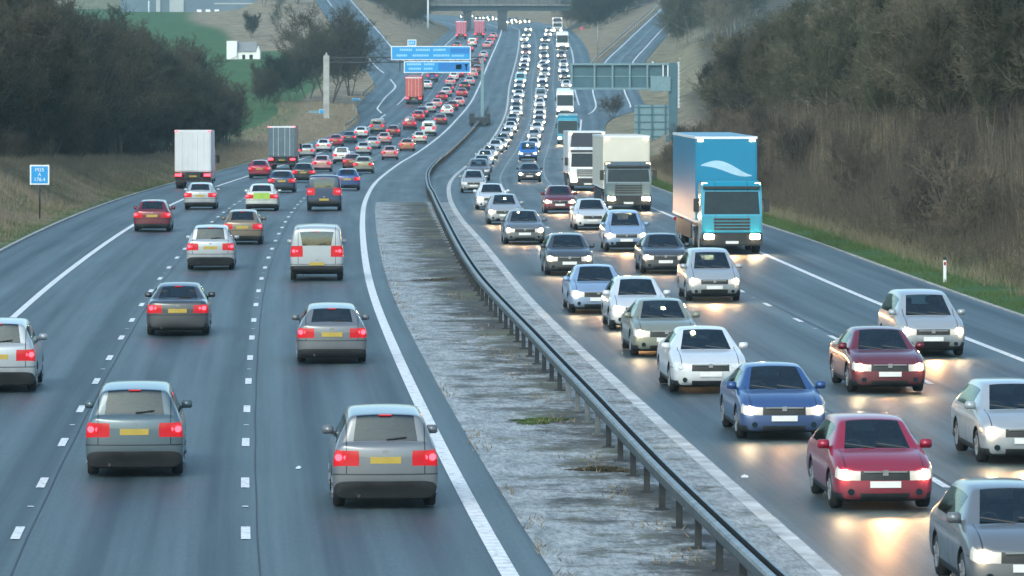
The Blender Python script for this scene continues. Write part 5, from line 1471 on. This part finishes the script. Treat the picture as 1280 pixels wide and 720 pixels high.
M['box_cream'] = plain('cream_box', (0.62, 0.60, 0.52), 0.5, vary=0.08, scale=0.7)
M['box_teal'] = plain('turquoise_box', (0.0, 0.19, 0.34), 0.35, vary=0.06, scale=0.5)
M['box_red'] = plain('red_box', (0.50, 0.10, 0.08), 0.5, vary=0.08, scale=0.7)
M['box_rose'] = plain('faded_red_box', (0.42, 0.10, 0.16), 0.5, vary=0.08, scale=0.7)
M['box_dark'] = plain('slate_box', (0.10, 0.15, 0.18), 0.5, vary=0.2, scale=0.7)
lorry_rear('white_box_lorry', 'box_white', H=4.05)
lorry_rear('slate_box_lorry', 'box_dark', H=3.95, L=9)
lorry_rear('red_box_lorry', 'box_red', H=4.2, L=12)
lorry_rear('faded_red_lorry', 'box_rose', H=4.2, L=12)
artic_front('turquoise_artic', 'box_teal', H=4.75, cabH=2.95, deflector=False, lettering=True)
artic_front('cream_artic', 'box_cream', H=4.1, cabH=2.7, deflector=False, gap=0.3)
artic_front('white_artic', 'box_white', H=4.0)
coach('coach')

COL = {'silver': (.40, .44, .47), 'grey': (.16, .18, .20), 'dark grey': (.055, .062, .07), 'black': (.014, .015, .017), 'white': (.72, .75, .77), 'red': (.36, .012, .045),
       'dark red': (.16, .012, .025), 'blue': (.03, .09, .26), 'dark blue': (.018, .045, .10), 'bright blue': (.01, .17, .55), 'pale blue': (.28, .40, .58), 'silver-green': (.26, .28, .22),
       'bronze': (.20, .16, .11), 'turquoise': (.0, .24, .36), 'lime': (.62, .66, .62), 'pink': (.55, .30, .32), 'orange': (.55, .2, .1), 'cream': (.6, .58, .5), 'pale turquoise': (.35, .68, .74), 'slate': (.085, .13, .155)}
NOUN = {'hatchback': 'hatchback', 'saloon': 'saloon', 'estate': 'estate car', 'suv': 'off-roader', 'people_carrier': 'people carrier', 'panel_van': 'van', 'coach': 'coach',
        'white_box_lorry': 'box lorry', 'slate_box_lorry': 'box lorry', 'red_box_lorry': 'box lorry', 'faded_red_lorry': 'box lorry', 'turquoise_artic': 'articulated lorry', 'cream_artic': 'articulated lorry', 'white_artic': 'articulated lorry'}
FARMESH = {}
VEH = []     # (lane text, distance, root, colour, noun, custom label, towards)
def heading(Y, side):
    f = xr if side == 'out' else xl
    return math.atan2(-(float(f(Y+4))-float(f(Y-4))), 8.0)
def put(kind, colour, px, row, side, lane, label=None, lit=True, dist=None):
    if dist is None and row < 190:      # far queue: uneven gaps, cars wandering within their lanes
        row += random.uniform(-1.6, 1.6); px += random.uniform(-2.2, 2.2)
    Yc = y_of_row(row) if dist is None else dist
    p = PROTO[kind]; L = p['L']
    X = X_at(px, Yc)
    Yo = Yc+L                            # the end facing the camera stands at Yc
    f = xr if side == 'out' else xl
    X += float(f(Yo)-f(Yc))
    rz = heading(Yo, side) + (0 if side == 'out' else math.pi)
    z = float(zr(Yo))
    slope = math.atan((float(zr(Yo+3))-float(zr(Yo-3)))/6.0)*(1 if side == 'out' else -1)
    if Yc > 560:
        key = (kind, side, lit)
        if key not in FARMESH:
            sw = {}
            if side == 'out': sw['head_lamp_lit'] = sw['head_lens'] = M['head_off']
            elif not lit: sw['head_lamp_lit'] = sw['head_lens'] = M['head_off']
            if side == 'in': sw['tail_lamp_lit'] = sw['tail_lens'] = M['tail_off']
            FARMESH[key] = join_parts(p, kind, sw)
        o = link_mesh(kind, FARMESH[key])
    else:
        o = dup_tree(p)
        for q in walk(o):
            if q.type == 'MESH':
                b = q.name.split('.')[0]
                if b in ('headlight', 'bulb') and q.data.materials[0] in (M['head_on'], M['head_lens']) and (side == 'out' or not lit):
                    q.material_slots[0].link = 'OBJECT'; q.material_slots[0].material = M['head_off']
                if side == 'in' and q.data.materials[0] in (M['tail_on'], M['tail_lens']):
                    q.material_slots[0].link = 'OBJECT'; q.material_slots[0].material = M['tail_off']
    c = COL[colour]; j = random.uniform(.93, 1.07)
    for q in walk(o): q.color = (c[0]*j, c[1]*j, c[2]*j, 1)
    o.location = (X, Yo, z+0.012)
    o.rotation_euler = (slope, 0, rz)
    VEH.append([(side, lane), Yc, o, colour, NOUN[kind], label, lit])
    return o

# outbound carriageway, rear ends towards us: lanes named from the hard shoulder inwards
O = 'out'
put('people_carrier', 'silver', -4, 492, O, 'in')
put('people_carrier', 'slate', 168, 598, O, 'mid')
put('saloon', 'dark grey', 222, 421, O, 'mid')
put('people_carrier', 'silver', 263, 338, O, 'mid')
put('hatchback', 'bronze', 303, 306, O, 'mid')
amb = put('estate', 'lime', 327, 264, O, 'mid', 'white estate car with lime green rear panel in the outbound middle lane')
MB().box(-0.44, 0.44, -2.372, -2.355, 0.66, 0.98).build('rear_panel', [M['lime']], amb)
put('estate', 'dark blue', 352, 241, O, 'mid')
put('hatchback', 'black', 379, 228, O, 'mid')
put('hatchback', 'pink', 402, 215, O, 'mid')
put('people_carrier', 'white', 427, 205, O, 'mid')
put('hatchback', 'silver', 454, 194, O, 'mid')
put('hatchback', 'dark red', 492, 172, O, 'mid')
put('people_carrier', 'red', 513, 162, O, 'mid')
put('saloon', 'pink', 545, 135, O, 'mid')
put('hatchback', 'dark grey', 560, 114, O, 'mid')
put('saloon', 'red', 572, 97, O, 'mid')
put('people_carrier', 'grey', 482, 638, O, 'med')
put('estate', 'grey', 415, 456, O, 'med')
put('panel_van', 'silver', 396, 352, O, 'med', 'silver van with bright red brake lamps in the outbound lane beside the reservation')
put('panel_van', 'dark blue', 405, 264, O, 'med')
put('hatchback', 'blue', 434, 238, O, 'med')
put('estate', 'silver-green', 454, 217, O, 'med')
put('hatchback', 'pink', 487, 200, O, 'med')
put('saloon', 'orange', 508, 189, O, 'med')
put('hatchback', 'cream', 524, 179, O, 'med')
put('panel_van', 'white', 536, 170, O, 'med')
put('saloon', 'dark red', 549, 157, O, 'med')
put('people_carrier', 'white', 560, 147, O, 'med')
put('saloon', 'pink', 573, 132, O, 'med')
put('hatchback', 'black', 583, 114, O, 'med')
put('people_carrier', 'pink', 590, 99, O, 'med')
put('saloon', 'dark grey', 596, 84, O, 'med')
put('hatchback', 'silver', 604, 72, O, 'med')
put('saloon', 'pink', 609, 61, O, 'med')
put('estate', 'red', 613, 52, O, 'med')
put('hatchback', 'dark red', 190, 290, O, 'in')
put('estate', 'silver', 250, 262, O, 'in')
put('white_box_lorry', 'white', 241, 236, O, 'in', 'white box lorry running half on the hard shoulder beside the dark wood')
put('slate_box_lorry', 'slate', 352, 212, O, 'in', 'tall slate grey box lorry in the outbound lane beside the hard shoulder')
put('hatchback', 'red', 324, 223, O, 'in')
put('panel_van', 'grey', 472, 166, O, 'in')
put('hatchback', 'dark blue', 437, 178, O, 'in')
put('red_box_lorry', 'red', 517, 129, O, 'in', 'tall red box lorry below the large blue gantry sign')
put('saloon', 'white', 534, 112, O, 'in')
put('panel_van', 'blue', 541, 103, O, 'in')
put('panel_van', 'white', 589, 59, O, 'mid')
put('faded_red_lorry', 'dark red', 577, 50, O, 'in', 'faded red box lorry nearest the bridge pier in the outbound lanes')
put('faded_red_lorry', 'dark red', 600, 46, O, 'mid', 'second faded red box lorry just before the bridge, beside the central pier')
put('saloon', 'dark grey', 571, 62, O, 'in')

# oncoming carriageway, fronts towards us
I = 'in'
put('hatchback', 'grey', 1288, 752, I, 'med')
put('hatchback', 'red', 1106, 640, I, 'med', 'red hatchback with headlights on behind the grey car at the bottom corner')
put('saloon', 'blue', 980, 552, I, 'med')
put('saloon', 'white', 888, 493, I, 'med', 'white saloon with its headlights off, just behind the blue saloon', lit=False)
put('saloon', 'silver-green', 833, 447, I, 'med', 'silver-green saloon with headlights on, behind the white unlit saloon')
put('hatchback', 'white', 800, 414, I, 'med')
put('saloon', 'pale blue', 748, 393, I, 'med')
put('estate', 'dark grey', 712, 345, I, 'med')
put('saloon', 'grey', 656, 306, I, 'med')
put('hatchback', 'silver', 631, 281, I, 'med')
put('saloon', 'white', 615, 263, I, 'med')
put('hatchback', 'silver', 592, 241, I, 'med', lit=False)
put('suv', 'grey', 598, 226, I, 'med', lit=False)
put('estate', 'silver', 602, 215, I, 'med', lit=False)
put('saloon', 'white', 606, 206, I, 'med')
for k, (x, y, c, t) in enumerate([(612, 199, 'silver', 'hatchback'), (619, 191, 'white', 'hatchback'), (628, 183, 'grey', 'saloon'), (634, 173, 'silver', 'hatchback'), (640, 161, 'dark grey', 'estate'), (643, 147, 'white', 'saloon'),
        (646, 132, 'silver', 'hatchback'), (648, 118, 'black', 'saloon'), (651, 106, 'pale turquoise', 'panel_van'), (653, 95, 'grey', 'hatchback'), (655, 86, 'silver', 'saloon'), (656, 70, 'dark red', 'hatchback'), (657, 61, 'silver', 'estate'), (657, 53, 'white', 'hatchback'), (659, 46, 'grey', 'saloon'), (660, 41, 'silver', 'hatchback')]):
    put(t, c, x, y, I, 'med')
put('hatchback', 'silver', 1284, 582, I, 'mid')
put('saloon', 'dark red', 1112, 493, I, 'mid')
put('people_carrier', 'silver', 893, 378, I, 'mid')
put('saloon', 'dark grey', 832, 343, I, 'mid')
put('people_carrier', 'pale blue', 783, 315, I, 'mid')
put('saloon', 'white', 741, 288, I, 'mid')
put('hatchback', 'dark red', 700, 267, I, 'mid')
put('saloon', 'black', 662, 228, I, 'mid')
put('panel_van', 'bright blue', 660, 201, I, 'mid')
for x, y, c, t in [(665, 187, 'white', 'hatchback'), (669, 175, 'silver', 'saloon'), (673, 160, 'grey', 'hatchback'), (675, 145, 'cream', 'saloon'), (677, 126, 'silver', 'panel_van'), (678, 112, 'dark grey', 'hatchback'), (679, 98, 'silver', 'saloon'), (680, 86, 'white', 'hatchback'),
        (681, 75, 'grey', 'estate'), (682, 64, 'silver', 'hatchback'), (683, 53, 'black', 'saloon'), (684, 46, 'white', 'hatchback'), (685, 41, 'silver', 'saloon')]:
    put(t, c, x, y, I, 'mid')
put('people_carrier', 'silver', 1166, 447, I, 'in')
put('turquoise_artic', 'turquoise', 915, 318, I, 'in', 'tall turquoise articulated lorry with marker lights, in the oncoming lane beside the verge')
put('cream_artic', 'slate', 786, 265, I, 'in', 'cream articulated lorry with dark cab behind the tall turquoise lorry')
put('white_artic', 'white', 735, 239, I, 'in', 'white articulated lorry following the cream lorry')
put('hatchback', 'dark red', 716, 214, I, 'in')
put('coach', 'turquoise', 709, 180, I, 'in', 'turquoise coach behind the white articulated lorry')
put('coach', 'white', 708, 145, I, 'in', 'white coach directly behind the turquoise coach')
for x, y, c, t in [(706, 112, 'white', 'hatchback'), (705, 101, 'dark grey', 'saloon'), (703, 84, 'silver', 'hatchback')]:
    put(t, c, x, y, I, 'in')
put('coach', 'white', 701, 63, I, 'in', 'white coach passing just this side of the motorway bridge')
put('white_artic', 'white', 696, 40, I, 'in', 'pale articulated lorry coming out from under the bridge')
put('saloon', 'silver', 702, 50, I, 'in')
# queue coming round the bend beyond the bridge
for d, off in [(1420, 0), (1440, 1), (1455, 2), (1475, 0), (1490, 1), (1510, 2), (1530, 0), (1545, 1), (1565, 2), (1590, 0), (1600, 1), (1620, 2), (1650, 0), (1660, 1)]:
    x = float(xl(d))+1.8+3.65*off
    put(['saloon', 'hatchback', 'estate'][off], ['silver', 'white', 'grey', 'dark grey'][d % 4], 640+x*F/d, 0, I, ['med', 'mid', 'in'][off], dist=d)

# the dense far queue of tail lamps
for x, y, c, t, ln in [(415, 222, 'silver', 'saloon', 'mid') if False else (440, 212, 'dark red', 'saloon', 'med'), (467, 187, 'silver', 'saloon', 'mid'), (500, 181, 'red', 'hatchback', 'mid') if False else (481, 181, 'pink', 'hatchback', 'mid'),
        (360, 205, 'dark red', 'saloon', 'in'), (383, 197, 'silver', 'hatchback', 'in'), (404, 190, 'white', 'hatchback', 'in'), (420, 184, 'red', 'saloon', 'in'), (449, 173, 'white', 'estate', 'in'),
        (521, 152, 'red', 'hatchback', 'mid'), (528, 146, 'dark grey', 'saloon', 'mid'), (536, 141, 'silver', 'hatchback', 'mid'), (552, 126, 'red', 'hatchback', 'mid'), (556, 120, 'silver', 'estate', 'mid'),
        (566, 139, 'dark red', 'hatchback', 'med'), (578, 123, 'red', 'saloon', 'med'), (587, 106, 'silver', 'saloon', 'med'), (563, 108, 'pink', 'saloon', 'mid'), (569, 102, 'white', 'hatchback', 'mid'),
        (600, 78, 'red', 'hatchback', 'med'), (594, 91, 'dark red', 'estate', 'med'), (582, 72, 'silver', 'hatchback', 'mid'), (586, 66, 'red', 'saloon', 'mid'), (611, 56, 'silver', 'saloon', 'med'), (616, 47, 'pink', 'hatchback', 'med'), (594, 54, 'dark grey', 'hatchback', 'mid')]:
    put(t, c, x, y, O, ln)
for x, y, c, t, ln in [(609, 202, 'grey', 'saloon', 'med') if False else (623, 187, 'silver', 'saloon', 'med'), (637, 167, 'white', 'hatchback', 'med'), (642, 154, 'silver', 'saloon', 'med'), (644, 139, 'grey', 'hatchback', 'med'), (647, 125, 'white', 'saloon', 'med'), (649, 112, 'silver', 'hatchback', 'med'),
        (652, 100, 'white', 'saloon', 'med'), (654, 90, 'dark grey', 'hatchback', 'med'), (655, 78, 'white', 'hatchback', 'med'), (671, 167, 'white', 'hatchback', 'mid'), (674, 152, 'silver', 'saloon', 'mid'), (676, 135, 'white', 'hatchback', 'mid'), (678, 118, 'cream', 'saloon', 'mid'),
        (679, 105, 'white', 'hatchback', 'mid'), (680, 92, 'grey', 'estate', 'mid'), (681, 80, 'silver', 'saloon', 'mid'), (704, 92, 'white', 'saloon', 'in'), (702, 74, 'grey', 'hatchback', 'in')]:
    put(t, c, x, y, I, ln)
# labels: each vehicle told from its lane, colour and place in the queue
ORD = ['first', 'second', 'third', 'fourth', 'fifth', 'sixth', 'seventh', 'eighth', 'ninth', 'tenth', 'eleventh', 'twelfth', 'thirteenth', 'fourteenth', 'fifteenth', 'sixteenth', 'seventeenth', 'eighteenth', 'nineteenth', 'twentieth']
def ordinal(i):
    n = i+1
    if n <= 20: return ORD[i]
    t, u = n//10, n % 10
    return {2: 'twentieth', 3: 'thirtieth', 4: 'fortieth', 5: 'fiftieth'}[t] if u == 0 else {2: 'twenty', 3: 'thirty', 4: 'forty', 5: 'fifty'}[t]+'-'+ORD[u-1]
LN = {('out', 'in'): 'the outbound lane by the hard shoulder', ('out', 'mid'): 'the outbound middle lane', ('out', 'med'): 'the outbound lane by the reservation',
      ('in', 'in'): 'the oncoming lane by the verge', ('in', 'mid'): 'the oncoming middle lane', ('in', 'med'): 'the oncoming lane by the barrier'}
GR = {'out': 'vehicles driving away in the outbound lanes', 'in': 'vehicles queueing towards the camera'}
from collections import defaultdict
bylane = defaultdict(list)
for v in VEH: bylane[v[0]].append(v)
LEN = {'coach': 12.2, 'articulated lorry': 15.8, 'box lorry': 12.2, 'van': 5.2}
for (sd, _), vs in bylane.items():          # keep a clear gap between bumpers
    vs.sort(key=lambda v: v[1]); f = xr if sd == 'out' else xl
    for p, q in zip(vs, vs[1:]):
        d = p[1]+LEN.get(p[4], 4.7)+1.6-q[1]
        if d > 0:
            o = q[2]; y = o.location.y
            o.location.x += float(f(y+d)-f(y)); o.location.z += float(zr(y+d)-zr(y)); o.location.y += d; q[1] += d
            print('moved', q[3], q[4], round(q[1]), round(d, 1))
for ln, vs in bylane.items():
    vs.sort(key=lambda v: v[1])
    for i, v in enumerate(vs):
        same = [w for w in vs if (w[3], w[4]) == (v[3], v[4])]
        col = 'white and lime' if v[3] == 'lime' else v[3]
        lab = v[5]
        if not lab:
            if len(same) == 1: lab = f'{col} {v[4]}, the only one of that look in {LN[ln]}' if ln[0] == 'x' else f'{col} {v[4]}, {ordinal(i)} from the front of {LN[ln]}'
            else: lab = f'{col} {v[4]}, {ordinal(i)} from the front of {LN[ln]}'
            if i == 0: lab = f'{col} {v[4]} nearest of all in {LN[ln]}'
        cat = {'estate car': 'car', 'hatchback': 'car', 'saloon': 'car', 'off-roader': 'car', 'people carrier': 'car', 'van': 'van', 'coach': 'coach'}.get(v[4], 'lorry')
        tag(v[2], lab, cat, GR[ln[0]])
for p in PROTO.values():
    for q in list(walk(p))[::-1]: bpy.data.objects.remove(q)
# dipped beams of the nearest oncoming vehicles
def beams():
    for v in VEH:
        if v[0][0] != 'in' or not v[6] or v[1] > 700: continue
        o = v[2]
        L = 2.1 if v[4] not in ('articulated lorry', 'coach') else (7.75 if v[4] == 'articulated lorry' else 6)
        d = bpy.data.lights.new('headlight_beam', 'SPOT'); d.energy = 140; d.spot_size = R(75); d.spot_blend = 0.7; d.shadow_soft_size = 0.12
        d.color = (1.0, 0.50, 0.20)
        b = bpy.data.objects.new('headlight_beam', d); C.objects.link(b); b.parent = o
        b.location = (0, L+0.25, 0.62); b.rotation_euler = (R(80), 0, 0)
beams()
